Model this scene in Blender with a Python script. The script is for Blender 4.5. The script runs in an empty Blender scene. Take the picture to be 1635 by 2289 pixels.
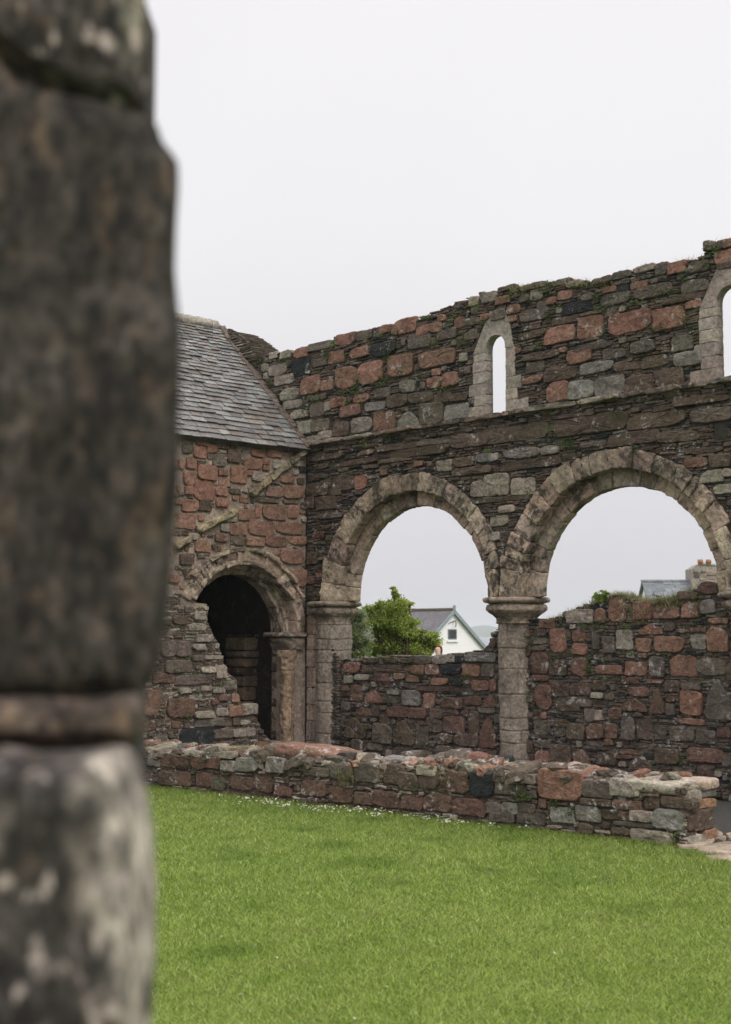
import bpy, bmesh, math, random
import numpy as np
from mathutils import Vector, Matrix
from mathutils.geometry import tessellate_polygon

# ------------------------------------------------------------------ camera
IW, IH, F = 1635.0, 2289.0, 3066.0
CX, CY = IW/2, IH/2
PITCH = math.atan(268.5/F); YAW = math.radians(47.2); CAMZ = 2.0
S = bpy.context.scene
FW = np.array([-math.sin(YAW)*math.cos(PITCH), math.cos(YAW)*math.cos(PITCH), math.sin(PITCH)])
RT = np.array([math.cos(YAW), math.sin(YAW), 0.0])
UPV = np.cross(RT, FW)
CAM = np.array([0, 0, CAMZ])
cd = bpy.data.cameras.new('camera'); cam = bpy.data.objects.new('camera', cd)
S.collection.objects.link(cam); S.camera = cam
cd.sensor_fit = 'VERTICAL'; cd.sensor_height = 36.0; cd.sensor_width = 36.0*IW/IH
cd.lens = F/IH*36.0; cd.clip_start = 0.05; cd.clip_end = 20000
cam.location = CAM; cam.rotation_euler = (math.pi/2+PITCH, 0, YAW)
cd.dof.use_dof = True; cd.dof.focus_distance = 17.0; cd.dof.aperture_fstop = 2.9; cd.dof.aperture_blades = 9

# ------------------------------------------------------------------ world: overcast sky
SUN_EL, SUN_AZ = math.radians(42), math.radians(94)      # azimuth from +Y towards +X
wd = bpy.data.worlds.new("World"); S.world = wd; wd.use_nodes = True
nt = wd.node_tree; nt.nodes.clear()
N_, L_ = nt.nodes.new, nt.links.new
out = N_('ShaderNodeOutputWorld'); bg = N_('ShaderNodeBackground'); bg.inputs[1].default_value = 0.10
sky = N_('ShaderNodeTexSky'); sky.sky_type = 'NISHITA'; sky.sun_disc = False
sky.sun_elevation = SUN_EL; sky.sun_rotation = SUN_AZ
tc = N_('ShaderNodeTexCoord'); sp = N_('ShaderNodeSeparateXYZ'); L_(tc.outputs['Generated'], sp.inputs[0])
cr = N_('ShaderNodeValToRGB'); L_(sp.outputs['Z'], cr.inputs[0])
cr.color_ramp.elements[0].position = 0.0; cr.color_ramp.elements[0].color = (0.66, 0.64, 0.68, 1)
e = cr.color_ramp.elements.new(0.10); e.color = (0.75, 0.73, 0.76, 1)
e = cr.color_ramp.elements.new(0.28); e.color = (0.885, 0.87, 0.885, 1)
e = cr.color_ramp.elements.new(0.44); e.color = (0.92, 0.90, 0.92, 1)
cr.color_ramp.elements[-1].position = 1.0; cr.color_ramp.elements[-1].color = (2.5, 2.42, 2.36, 1)
nz = N_('ShaderNodeTexNoise'); nz.inputs['Scale'].default_value = 1.6; nz.inputs['Detail'].default_value = 3
L_(tc.outputs['Generated'], nz.inputs[0])
mr = N_('ShaderNodeMapRange'); mr.inputs[1].default_value = .3; mr.inputs[2].default_value = .7
mr.inputs[3].default_value = 9.9; mr.inputs[4].default_value = 10.7; L_(nz.outputs[0], mr.inputs[0])
vm = N_('ShaderNodeVectorMath'); vm.operation = 'SCALE'; L_(cr.outputs[0], vm.inputs[0]); L_(mr.outputs[0], vm.inputs['Scale'])
mx = N_('ShaderNodeMix'); mx.data_type = 'RGBA'; mx.inputs['Factor'].default_value = 0.97
L_(sky.outputs[0], mx.inputs[6]); L_(vm.outputs[0], mx.inputs[7]); L_(mx.outputs[2], bg.inputs[0]); L_(bg.outputs[0], out.inputs[0])
sl = bpy.data.lights.new('sun', 'SUN'); so = bpy.data.objects.new('sun', sl); S.collection.objects.link(so)
sl.energy = 1.5; sl.angle = math.radians(25); sl.color = (1.0, 0.96, 0.9)
sdir = Vector((math.sin(SUN_AZ)*math.cos(SUN_EL), math.cos(SUN_AZ)*math.cos(SUN_EL), math.sin(SUN_EL)))
so.rotation_euler = sdir.to_track_quat('Z', 'Y').to_euler()
S.view_settings.view_transform = 'Standard'; S.view_settings.look = 'None'
S.view_settings.exposure = 0.0; S.view_settings.gamma = 1.0
S.render.engine = 'CYCLES'; S.cycles.use_denoising = True
S.cycles.max_bounces = 6; S.cycles.volume_bounces = 0

# ------------------------------------------------------------------ tools
rng = np.random.default_rng(7); random.seed(7)
def ray(x, y): return FW + RT*(x-CX)/F - UPV*(y-CY)/F
def atz(x, y, z): return CAM + ray(x, y)*z
def proj(p):
    q = np.array(p)-CAM; z = q@FW; return CX+F*(q@RT)/z, CY-F*(q@UPV)/z, z
def vnoise(P, s=1.0, seed=0):
    P = np.asarray(P, float)*s + seed*17.13
    i = np.floor(P).astype(np.int64); f = P-i; f = f*f*(3-2*f); r = 0
    for dx in (0, 1):
        for dy in (0, 1):
            for dz in (0, 1):
                h = (i[..., 0]+dx)*374761393 + (i[..., 1]+dy)*668265263 + (i[..., 2]+dz)*2147483647
                h = (h ^ (h >> 13))*1274126177; h = ((h ^ (h >> 16)) & 0xffff)/65535.0
                w = (f[..., 0] if dx else 1-f[..., 0])*(f[..., 1] if dy else 1-f[..., 1])*(f[..., 2] if dz else 1-f[..., 2])
                r = r + h*w
    return r*2-1
def link(o): S.collection.objects.link(o); return o
def setp(o, label=None, cat=None, group=None, kind=None):
    if label: o['label'] = label
    if cat: o['category'] = cat
    if group: o['group'] = group
    if kind: o['kind'] = kind
    return o
def thing(name, loc, label, cat, group=None):
    o = link(bpy.data.objects.new(name, None)); o.location = loc; o.empty_display_size = .2
    return setp(o, label, cat, group)
def adopt(o, parent):
    if parent is not None:
        o.parent = parent
        pm = Matrix.Translation(parent.location); q = parent.parent
        o.matrix_parent_inverse = (pm if q is None else pm).inverted() if q is None else Matrix.Identity(4)
    return o
class Buf:
    def __init__(s): s.v = []; s.f = []; s.c = []; s.n = 0
    def add(s, V, Fc, col):
        V = np.asarray(V, float); s.v.append(V)
        s.f += [tuple(i+s.n for i in f) for f in Fc]
        c = np.asarray(col, float)
        if c.ndim == 1: c = np.tile(c[:3], (len(V), 1))
        s.c.append(c); s.n += len(V)
    def addq(s, V, Q, col):         # numpy faces
        V = np.asarray(V, float); s.v.append(V); s.f += [tuple(r) for r in (np.asarray(Q)+s.n).tolist()]
        s.c.append(np.asarray(col, float)); s.n += len(V)
    def build(s, name, mat, parent=None, smooth=True, kind=None):
        me = bpy.data.meshes.new(name); V = np.concatenate(s.v)
        me.from_pydata(V.tolist(), [], s.f)
        C = np.concatenate(s.c); a = me.color_attributes.new('Col', 'FLOAT_COLOR', 'POINT')
        a.data.foreach_set('color', np.c_[np.clip(C, 0, 1), np.ones(len(C))].ravel())
        me.polygons.foreach_set('use_smooth', [smooth]*len(me.polygons))
        me.materials.append(mat); me.update()
        o = link(bpy.data.objects.new(name, me)); adopt(o, parent)
        if kind: o['kind'] = kind
        return o
class Frame:
    def __init__(s, O, U, V, N): s.O, s.U, s.V, s.N = map(lambda a: np.array(a, float), (O, U, V, N))
    def w(s, u, v, n):
        u, v, n = np.broadcast_arrays(np.asarray(u, float), np.asarray(v, float), np.asarray(n, float))
        return s.O + u[..., None]*s.U + v[..., None]*s.V + n[..., None]*s.N
    def px(s, x, y, n=0.0):
        d = ray(x, y); t = ((s.O+s.N*n-CAM)@s.N)/(d@s.N); q = CAM+d*t-s.O
        return float(q@s.U/(s.U@s.U)), float(q@s.V/(s.V@s.V))

# colours are real-world base colours, one per kind of stone
PAL = {'P': (.218, .121, .087), 'R': (.132, .079, .058), 'O': (.26, .15, .09), 'D': (.100, .073, .054), 'G': (.118, .097, .078),
       'B': (.024, .027, .027), 'L': (.27, .235, .19), 'W': (.19, .172, .15), 'S': (.315, .25, .195)}
def pal(k, j=.12):
    c = np.array(PAL[k]); return c*(1+rng.uniform(-j, j)*1.3)*(1+rng.uniform(-j, j, 3)*.35)

def chaikin(P, n):
    k = .14 if n == 1 else .25
    for _ in range(n):
        Q = np.roll(P, -1, 0); P = np.stack([P*(1-k)+Q*k, P*k+Q*(1-k)], 1).reshape(-1, 2)
    return P
def resample(P, n):
    Q = np.vstack([P, P[:1]]); d = np.r_[0, np.cumsum(np.hypot(*np.diff(Q, axis=0).T))]
    t = np.linspace(0, d[-1], n, endpoint=False); return np.c_[np.interp(t, d, Q[:, 0]), np.interp(t, d, Q[:, 1])]
def rquad(cx, cy, w, h, j=.16, shape=None):
    a, b = w/2, h/2
    if shape == 'tri': P = [(-1, -1), (1, -1), (.95, -.1), (.1, 1.05), (-.25, .9), (-.9, 0)]
    else:
        P = []
        for x, y in ((-1, -1), (1, -1), (1, 1), (-1, 1)):
            c1, c2 = (rng.uniform(.25, .62, 2) if rng.random() < .36 else rng.uniform(.08, .24, 2))
            A_, B_ = (x, y-y*c1), (x-x*c2, y)
            P += [A_, B_] if x*y > 0 else [B_, A_]
    P = np.array(P)*1.02 + rng.uniform(-j, j, (len(P), 2))*.62
    return np.c_[P[:, 0]*a+cx, P[:, 1]*b+cy]
def stone(buf, fr, poly, n0, n1, col, rr=.02, nseg=20, bump=.010, ch=2):
    P = resample(chaikin(np.asarray(poly, float), ch), nseg) if ch else resample(np.asarray(poly, float), nseg)
    c = P.mean(0); D = P-c; L = np.hypot(D[:, 0], D[:, 1])[:, None]+1e-6
    mn = L.min(); rr = min(rr, mn*.5)
    tilt = rng.uniform(-1, 1, 2)*bump*.8/max(mn, .03)*.5
    rings = [(P, n0), (P, n1-rr), (P-D/L*rr*.32, n1-rr*.34), (P-D/L*rr, n1), (P-D/L*min(rr*1.7, mn*.6), n1)]
    big = nseg >= 16
    if big: rings.append((c+D*.48, n1+bump*.1))
    V = []
    for k, (Q, n) in enumerate(rings):
        nn = np.full(len(Q), float(n))
        if k >= 1: nn = nn + (Q-c)@tilt
        V.append(fr.w(Q[:, 0], Q[:, 1], nn))
    V.append(fr.w([c[0]], [c[1]], [n1+bump*.1])); V = np.concatenate(V)
    m = nseg; K = len(rings)
    w = vnoise(V, 9, 1)*bump*.7 + vnoise(V, 28, 2)*bump*.6
    w[:m] = 0; V = V + w[:, None]*fr.N
    w2 = vnoise(V, 22, 3)*bump*.7; w2[:m] *= .6
    dirr = np.vstack([np.tile(D/L, (K, 1)), [[0, 0]]]); V = V + (w2[:, None]*(dirr[:, :1]*fr.U+dirr[:, 1:]*fr.V))
    Fc = []
    for k in range(K-1):
        for i in range(m):
            j2 = (i+1) % m; Fc.append((k*m+i, k*m+j2, (k+1)*m+j2, (k+1)*m+i))
    b = (K-1)*m
    for i in range(m): Fc.append((b+i, b+(i+1) % m, K*m))
    buf.add(V, Fc, col)
def inpoly(X, Y, P):
    r = np.zeros(X.shape, bool); n = len(P)
    for i in range(n):
        x1, y1 = P[i]; x2, y2 = P[(i+1) % n]
        if y1 == y2: continue
        c = ((y1 > Y) != (y2 > Y)) & (X < (x2-x1)*(Y-y1)/(y2-y1)+x1); r ^= c
    return r
def prism(buf, fr, outline, holes, nf, nb, col):
    loops = [outline]+holes; tris = tessellate_polygon([[Vector((p[0], p[1], 0)) for p in l] for l in loops])
    P = np.array([p for l in loops for p in l], float); n = len(P)
    V = np.concatenate([fr.w(P[:, 0], P[:, 1], nf), fr.w(P[:, 0], P[:, 1], nb)])
    Fc = []
    for t in tris:
        a = P[t[0]]; b = P[t[1]]; c = P[t[2]]
        cr_ = (b[0]-a[0])*(c[1]-a[1])-(b[1]-a[1])*(c[0]-a[0])
        t = t if cr_ > 0 else (t[0], t[2], t[1])
        Fc += [tuple(t), (t[0]+n, t[2]+n, t[1]+n)]
    k = 0
    for l in loops:
        m = len(l)
        for i in range(m): a, b = k+i, k+(i+1) % m; Fc.append((a, a+n, b+n, b))
        k += m
    buf.add(V, Fc, col)
def box(buf, fr, u0, u1, v0, v1, n0, n1, col):
    prism(buf, fr, [(u0, v0), (u1, v0), (u1, v1), (u0, v1)], [], n1, n0, col)

def parse(s, ox, oy, k):
    r = []
    for t in s.split(';'):
        t = t.strip()
        if not t: continue
        a = t[1:].split(','); x, y, w, h = (float(q) for q in a[:4])
        r.append((t[0], ox+x/k, oy+y/k, w/k, h/k, a[4] if len(a) > 4 else None))
    return r
RES = .01
class Rubble:
    """Lays irregular masonry inside an allowed area: listed stones, then medium ones, then thin slate coursing."""
    def __init__(s, fr, u0, u1, v0, v1, allowed):
        s.fr, s.u0, s.v0 = fr, u0, v0
        s.nu, s.nv = int((u1-u0)/RES), int((v1-v0)/RES)
        U, V = np.meshgrid(u0+(np.arange(s.nu)+.5)*RES, v0+(np.arange(s.nv)+.5)*RES, indexing='ij')
        s.U, s.V = U, V; s.occ = ~allowed(U, V); s.base = s.occ.copy(); s.buf = Buf()
    def block(s, P):
        P = np.asarray(P); s.occ |= inpoly(s.U, s.V, P)
    def put(s, k, u, v, w, h, shape=None, prot=(.008, .042), j=.12, rr=None, back=-.06):
        if rr is None: rr = min(.016, .11*min(w, h))
        poly = rquad(u, v, w, h, j, shape)
        stone(s.buf, s.fr, poly, back, rng.uniform(*prot), pal(k), rr, 30 if w*h > .01 else 20, .014 if w*h > .02 else .008, 1)
        a0, a1 = int((u-w*.5-.008-s.u0)/RES), int((u+w*.5+.008-s.u0)/RES)
        b0, b1 = int((v-h*.5-.008-s.v0)/RES), int((v+h*.5+.008-s.v0)/RES)
        a0, b0 = max(a0, 0), max(b0, 0)
        if shape == 'tri': s.occ |= inpoly(s.U, s.V, poly*1.0)
        else: s.occ[a0:a1, b0:b1] = True
    def listed(s, L, **kw):
        for k, x, y, w, h, sh in L:
            u, v = s.fr.px(x, y); ua, _ = s.fr.px(x-w/2, y); ub, _ = s.fr.px(x+w/2, y)
            _, va = s.fr.px(x, y+h/2); _, vb = s.fr.px(x, y-h/2)
            s.put(k, u, v, abs(ub-ua)*1.02, (vb-va)*1.0, sh, **kw)
    def medium(s, n, sizes, keys, region=None, **kw):
        for (w0, w1, h0, h1), cnt in zip(sizes, n):
            for _ in range(cnt):
                w, h = rng.uniform(w0, w1), rng.uniform(h0, h1)
                i = int(rng.integers(0, s.nu)); j = int(rng.integers(0, s.nv))
                di, dj = int(w/2/RES)+1, int(h/2/RES)+1
                if i-di < 0 or j-dj < 0 or i+di >= s.nu or j+dj >= s.nv: continue
                if s.occ[i-di:i+di, j-dj:j+dj].any(): continue
                u, v = s.u0+(i+.5)*RES, s.v0+(j+.5)*RES
                if region and not region(u, v): continue
                s.put(keys[int(rng.integers(0, len(keys)))], u, v, w, h, None, **kw)
    def slates(s, hmin, hmax, keys, lmin=.06, lmax=.42, prot=(-.006, .024), tilt=.0, gap=.003):
        v = s.v0
        while v < s.v0+s.nv*RES-.02:
            h = rng.uniform(hmin, hmax); j0 = int((v-s.v0)/RES); j1 = max(j0+1, int(round((v+h-s.v0)/RES)))
            jm = min((j0+j1)//2, s.nv-1)
            free = ~s.occ[:, jm]; i = 0; idx = np.flatnonzero(np.diff(np.r_[0, free.astype(int), 0]))
            for a, b in zip(idx[::2], idx[1::2]):
                ua, ub = s.u0+a*RES-.006, s.u0+b*RES+.006
                while ub-ua > .018:
                    l = min(rng.uniform(lmin, lmax)*(.5+h*14), ub-ua)
                    if ub-ua-l < .04: l = ub-ua
                    dv = rng.uniform(-.004, .004); hh = h*rng.uniform(.75, 1.02)
                    g = rng.uniform(.3, 1.3)*gap; t = rng.uniform(-.010, .010)
                    P = [(ua+g, v+dv-t), (ua+l*.5, v+dv+rng.uniform(-.003, .003)), (ua+l-g, v+dv+t), (ua+l-g*.5, v+dv+hh*.9+t),
                         (ua+l*.5, v+dv+hh+rng.uniform(-.004, .004)), (ua+g*.5, v+dv+hh*.9-t)]
                    stone(s.buf, s.fr, P, -.07, rng.uniform(*prot), pal(keys[int(rng.integers(0, len(keys)))], .22), min(.008, h*.25), 10, .006, 1)
                    ua += l
            v += h

# ------------------------------------------------------------------ materials
def newmat(name):
    m = bpy.data.materials.new(name); m.use_nodes = True; t = m.node_tree; b = t.nodes['Principled BSDF']; return m, t, b
def mixc(t, a, b, f, mode='MIX'):
    m = t.nodes.new('ShaderNodeMix'); m.data_type = 'RGBA'; m.blend_type = mode
    for sck, v in ((m.inputs[6], a), (m.inputs[7], b), (m.inputs['Factor'], f)):
        if isinstance(v, (tuple, float, int)): sck.default_value = v if not isinstance(v, tuple) or len(v) == 4 else (*v, 1)
        else: t.links.new(v, sck)
    return m.outputs[2]
def noise(t, scale, detail=4, rough=.6, dist=0, vec=None):
    n = t.nodes.new('ShaderNodeTexNoise'); n.inputs['Scale'].default_value = scale; n.inputs['Detail'].default_value = detail
    n.inputs['Roughness'].default_value = rough; n.inputs['Distortion'].default_value = dist
    if vec is None:
        c = t.nodes.get('TC') or t.nodes.new('ShaderNodeTexCoord'); c.name = 'TC'; vec = c.outputs['Object']
    t.links.new(vec, n.inputs['Vector']); return n.outputs[0]
def rampv(t, v, a, b, x=0., y=1.):
    r = t.nodes.new('ShaderNodeMapRange'); r.inputs[1].default_value = a; r.inputs[2].default_value = b
    r.inputs[3].default_value = x; r.inputs[4].default_value = y; t.links.new(v, r.inputs[0]); return r.outputs[0]
def math_(t, op, a, b):
    m = t.nodes.new('ShaderNodeMath'); m.operation = op
    for i, v in enumerate((a, b)):
        if isinstance(v, (int, float)): m.inputs[i].default_value = v
        else: t.links.new(v, m.inputs[i])
    return m.outputs[0]
def attr(t):
    a = t.nodes.new('ShaderNodeAttribute'); a.attribute_name = 'Col'; return a.outputs['Color']
def bumpn(t, b, hs, strength, dist):
    h = hs[0]
    for x in hs[1:]: h = math_(t, 'ADD', h, x)
    n = t.nodes.new('ShaderNodeBump'); n.inputs['Strength'].default_value = strength; n.inputs['Distance'].default_value = dist
    t.links.new(h, n.inputs['Height']); t.links.new(n.outputs[0], b.inputs['Normal'])
def stonemat(name, speck=.35, lichen=.5, moss=.3, stain=0.0, sc=1.0, lcol=(.42, .40, .375), stretch=1.0, bdist=.012):
    m, t, b = newmat(name); c = attr(t)
    tcn = t.nodes.new('ShaderNodeTexCoord'); tcn.name = 'TC'
    mp = t.nodes.new('ShaderNodeMapping'); mp.inputs['Scale'].default_value = (1, 1, stretch); t.links.new(tcn.outputs['Object'], mp.inputs[0]); vec = mp.outputs[0]
    big = noise(t, 5*sc, 4, .6, 0, vec); fine = noise(t, 70*sc, 3, .7, 0, vec); mid = noise(t, 19*sc, 5, .65, .4, vec)
    c = mixc(t, c, rampv(t, big, .3, .7, .72, 1.28), 1.0, 'MULTIPLY')
    c = mixc(t, c, rampv(t, mid, .3, .7, .58, 1.42), 1.0, 'MULTIPLY')
    c = mixc(t, c, rampv(t, fine, .3, .7, 1-speck, 1+speck), 1.0, 'MULTIPLY')
    if stain:
        s1 = math_(t, 'MULTIPLY', rampv(t, noise(t, 2.1*sc, 4, .7, .6, vec), .47, .58), rampv(t, noise(t, 9*sc, 5, .75, 0, vec), .38, .54))
        c = mixc(t, c, (.045, .04, .032), math_(t, 'MULTIPLY', s1, stain))
    if moss:
        g = math_(t, 'MULTIPLY', rampv(t, noise(t, 2.3*sc, 3), .54, .64), rampv(t, noise(t, 26*sc, 4, .7), .46, .6))
        c = mixc(t, c, (.055, .065, .022), math_(t, 'MULTIPLY', g, moss))
    if lichen:
        g = math_(t, 'MULTIPLY', rampv(t, noise(t, 4.1*sc, 2), .56, .62), rampv(t, noise(t, 15*sc, 5, .7, .3), .52, .58))
        g2 = rampv(t, noise(t, 42*sc, 2, .5), .70, .74)
        c = mixc(t, c, lcol, math_(t, 'MULTIPLY', math_(t, 'MAXIMUM', g, g2), lichen))
    t.links.new(c, b.inputs['Base Color']); b.inputs['Roughness'].default_value = .88
    b.inputs['Specular IOR Level'].default_value = .3
    bumpn(t, b, [mid, math_(t, 'MULTIPLY', fine, .5)], 1.0, bdist*1.5)
    return m
M_rub = stonemat('rubble_masonry', .32, .75, .5)
M_chap = stonemat('granite_masonry', .40, .25, .15)
M_ash = stonemat('weathered_sandstone', .28, .3, .35, .95, 1.0)
M_shaft = stonemat('pier_sandstone', .30, .5, .25, .35, 1.3)
M_win = stonemat('pale_dressed_stone', .16, .3, .1, .12, 1.0)
M_core = stonemat('joint_mortar', .4, .15, .6)
M_low = stonemat('low_wall_masonry', .36, .85, .55, .1)
M_slate = stonemat('roof_slate', .14, .12, .05, 0, 1.2); M_slate.node_tree.nodes['Principled BSDF'].inputs['Roughness'].default_value = .5
M_slate.node_tree.nodes['Principled BSDF'].inputs['Specular IOR Level'].default_value = .5
def fgmat(name, pale, ochre, pc_):
    m, t, b = newmat(name); c = attr(t); tcn = t.nodes.new('ShaderNodeTexCoord'); tcn.name = 'TC'; mp = t.nodes.new('ShaderNodeMapping'); mp.inputs['Scale'].default_value = (1, 1, .6); t.links.new(tcn.outputs['Object'], mp.inputs[0]); v = mp.outputs[0]
    c = mixc(t, c, rampv(t, noise(t, 24, 4, .6, .5, v), .3, .7, .2, 1.8), 1.0, 'MULTIPLY')
    c = mixc(t, c, (.13, .085, .05), math_(t, 'MULTIPLY', rampv(t, noise(t, 33, 3, .5, 0, v), .58, .66), ochre))
    c = mixc(t, c, pc_, math_(t, 'MULTIPLY', rampv(t, noise(t, 41, 3, .5, .3, v), .585, .67), pale))
    s2 = noise(t, 75, 2, .5, 0, v); c = mixc(t, c, rampv(t, s2, .38, .62, .45, 1.7), 1.0, 'MULTIPLY'); f = noise(t, 400, 3, .7, 0, v); c = mixc(t, c, rampv(t, f, .3, .7, .7, 1.3), 1.0, 'MULTIPLY'); t.links.new(c, b.inputs['Base Color']); b.inputs['Roughness'].default_value = .9; bumpn(t, b, [noise(t, 60, 5, .7, 0, v)], 1, .006); return m
M_fg = fgmat('dark_doorway_stone', .22, .38, (.17, .12, .085)); M_fg2 = fgmat('crusted_doorway_stone', .8, .25, (.36, .30, .27)); M_fg3 = fgmat('brown_doorway_stone', .55, .6, (.22, .15, .11))
def flatmat(name, col, rough=.8, nsc=8, amp=.15, spec=.3, bd=0):
    m, t, b = newmat(name); n = noise(t, nsc, 4)
    c = mixc(t, (*col, 1), rampv(t, n, .3, .7, 1-amp, 1+amp), 1.0, 'MULTIPLY'); t.links.new(c, b.inputs['Base Color'])
    b.inputs['Roughness'].default_value = rough; b.inputs['Specular IOR Level'].default_value = spec
    if bd: bumpn(t, b, [n], .8, bd)
    return m
def leafmat(name, trans=.35, rough=.55):
    m, t, b = newmat(name); c = attr(t); t.links.new(c, b.inputs['Base Color']); b.inputs['Roughness'].default_value = rough
    b.inputs['Specular IOR Level'].default_value = .25
    tr = t.nodes.new('ShaderNodeBsdfTranslucent'); t.links.new(c, tr.inputs[0]); ms = t.nodes.new('ShaderNodeMixShader')
    ms.inputs[0].default_value = trans; o = t.nodes['Material Output']; t.links.new(b.outputs[0], ms.inputs[1]); t.links.new(tr.outputs[0], ms.inputs[2]); t.links.new(ms.outputs[0], o.inputs[0])
    return m
M_leaf = leafmat('foliage', .45); M_grass = leafmat('grass_blade', .3, .6)

# ------------------------------------------------------------------ leaves and grass
def leaves(buf, C, size, col, droop=0.0, aspect=.5, jit=.25):
    """rhombic folded leaves at the points C"""
    n = len(C)
    if n == 0: return
    d = rng.normal(size=(n, 3)); d[:, 2] = d[:, 2]*.6+.25-droop; d /= np.linalg.norm(d, axis=1)[:, None]
    q = rng.normal(size=(n, 3)); s = np.cross(d, q); s /= np.linalg.norm(s, axis=1)[:, None]; nn = np.cross(s, d)
    L = size*rng.uniform(.6, 1.35, (n, 1)); W = L*aspect
    V = np.stack([C, C+d*L*.5+s*W*.5+nn*L*.08, C+d*L, C+d*L*.5-s*W*.5+nn*L*.08], 1).reshape(-1, 3)
    i = np.arange(n)*4; Q = np.concatenate([np.c_[i, i+1, i+2], np.c_[i, i+2, i+3]])
    c = np.asarray(col, float); c = (np.tile(c, (n, 1)) if c.ndim == 1 else c)*(1+rng.uniform(-jit, jit, (n, 1)))
    buf.addq(V, Q, np.repeat(c, 4, 0))
def blades(buf, B, h, wd_, col, lean=.5, jit=.25, bend=None):
    n = len(B); a = rng.uniform(0, 2*math.pi, n); l = rng.uniform(.1, 1, n)*lean
    hh = h*rng.uniform(.5, 1.3, n) if np.isscalar(h) else h
    d = np.c_[np.cos(a)*l, np.sin(a)*l, np.ones(n)]
    if bend is not None: d[:, :2] += bend
    s = np.c_[-np.sin(a+rng.normal(0, 1, n)), np.cos(a+rng.normal(0, 1, n)), np.zeros(n)]*(wd_/2)
    up = np.array([0, 0, 1.0])
    m = B+(d*.6+up*.0)*hh[:, None]*.55; t = B+d*hh[:, None]*.9; t[:, :2] += d[:, :2]*hh[:, None]*.6
    V = np.stack([B-s, B+s, m+s*.8, m-s*.8, t], 1).reshape(-1, 3); i = np.arange(n)*5
    Q = np.c_[i, i+1, i+2, i+3].tolist()+np.c_[i+3, i+2, i+4].tolist()
    V = V.reshape(-1, 3); buf.v.append(V); buf.f += [tuple(k+buf.n for k in q) for q in Q]
    c = np.asarray(col, float); c = (np.tile(c, (n, 1)) if c.ndim == 1 else c)*(1+rng.uniform(-jit, jit, (n, 1)))
    cc = np.repeat(c, 5, 0); buf.c.append(cc); buf.n += len(V)

# ------------------------------------------------------------------ frames of the place
D = 14.17; A = -16.69
FN = Frame((0, D, 0), (1, 0, 0), (0, 0, 1), (0, -1, 0))            # nave wall face
FC = Frame((A, 0, 0), (0, 1, 0), (0, 0, 1), (1, 0, 0))             # chapel wall face
p0 = np.array([-15.22, 10.26]); p1 = np.array([-7.68, 11.03]); dv = (p1-p0)/np.linalg.norm(p1-p0)
FL = Frame((p0[0], p0[1], 0), (dv[0], dv[1], 0), (0, 0, 1), (dv[1], -dv[0], 0))   # low wall face
pxN = lambda x, y, n=0.: FN.px(x, y, n)
arcs = lambda c, z, R, a0=0, a1=180, n=28: [(c+R*math.cos(math.radians(a)), z+R*math.sin(math.radians(a))) for a in np.linspace(a0, a1, n)]

# ------------------------------------------------------------------ ground, sea, hills
def hterr(x, y):
    d = (-x*math.sin(YAW) + y*math.cos(YAW))
    t = np.clip((d-30)/55, 0, 1); t = t*t*(3-2*t)
    u = np.clip((d-90)/60, 0, 1)
    return -2.3*t - 9*u
gx = np.r_[np.linspace(-260, -60, 30), np.linspace(-56, 20, 60), np.linspace(25, 200, 20)]
gy = np.r_[np.linspace(-60, -4, 12), np.linspace(0, 70, 60), np.linspace(75, 260, 30)]
GX, GY = np.meshgrid(gx, gy, indexing='ij'); GZ = hterr(GX, GY)-.004 + np.where(GY > 16, vnoise(np.stack([GX, GY, GX*0], -1), .2, 4)*.08-.08, 0)
def gridmesh(name, X, Y, Z, mat, col=(.1, .14, .03)):
    b = Buf(); n, m = X.shape; i = (np.arange(n-1)[:, None]*m+np.arange(m-1)).ravel()
    b.addq(np.stack([X, Y, Z], -1).reshape(-1, 3), np.c_[i, i+m, i+m+1, i+1], np.tile(col, (n*m, 1))); return b.build(name, mat)
M_gr = flatmat('turf_soil', (.085, .125, .03), .95, 3, .35, .1, .02)
setp(gridmesh('ground', GX, GY, GZ, M_gr), kind='structure')
M_sea = flatmat('sea_water', (.12, .16, .18), .35, .05, .1, .5)
b = Buf(); th = np.linspace(0, 2*math.pi, 97)[:-1]
V = [(0, 0, -8.5)]+[(6000*math.cos(a), 6000*math.sin(a), -8.5) for a in th]
b.add(V, [(0, 1+i, 1+(i+1) % 96) for i in range(96)], (.1, .1, .1)); setp(b.build('sea', M_sea), kind='structure')
# distant low headland across the sound
hb = Buf(); hx = np.linspace(900, 1500, 70); prof = lambda x: np.interp(x, [900, 1010, 1040, 1062, 1085, 1110, 1150, 1230, 1350, 1500], [0, 1, 9, 15.5, 17.5, 12.5, 10, 5, 3, 0])
V = []; Zr = [0, .55, 1, .6, 0]
for k, dz in enumerate([2900, 3000, 3100, 3250, 3400]):
    for x in hx:
        p = atz(x, 1400, dz); hgt = prof(x)/F*3100*Zr[k]*(1+.12*vnoise(np.array([[x*.06, k*1.7, 0]]))[0])
        V.append((p[0], p[1], -9+hgt*1.02+(8.3 if hgt > 1 else hgt*8.3)))
i = (np.arange(4)[:, None]*70+np.arange(69)).ravel(); hb.addq(V, np.c_[i, i+1, i+71, i+70], np.tile((.08, .1, .06), (len(V), 1)))
setp(hb.build('hills', flatmat('far_headland', (.07, .095, .06), 1, .01, .3)), kind='structure')
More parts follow.
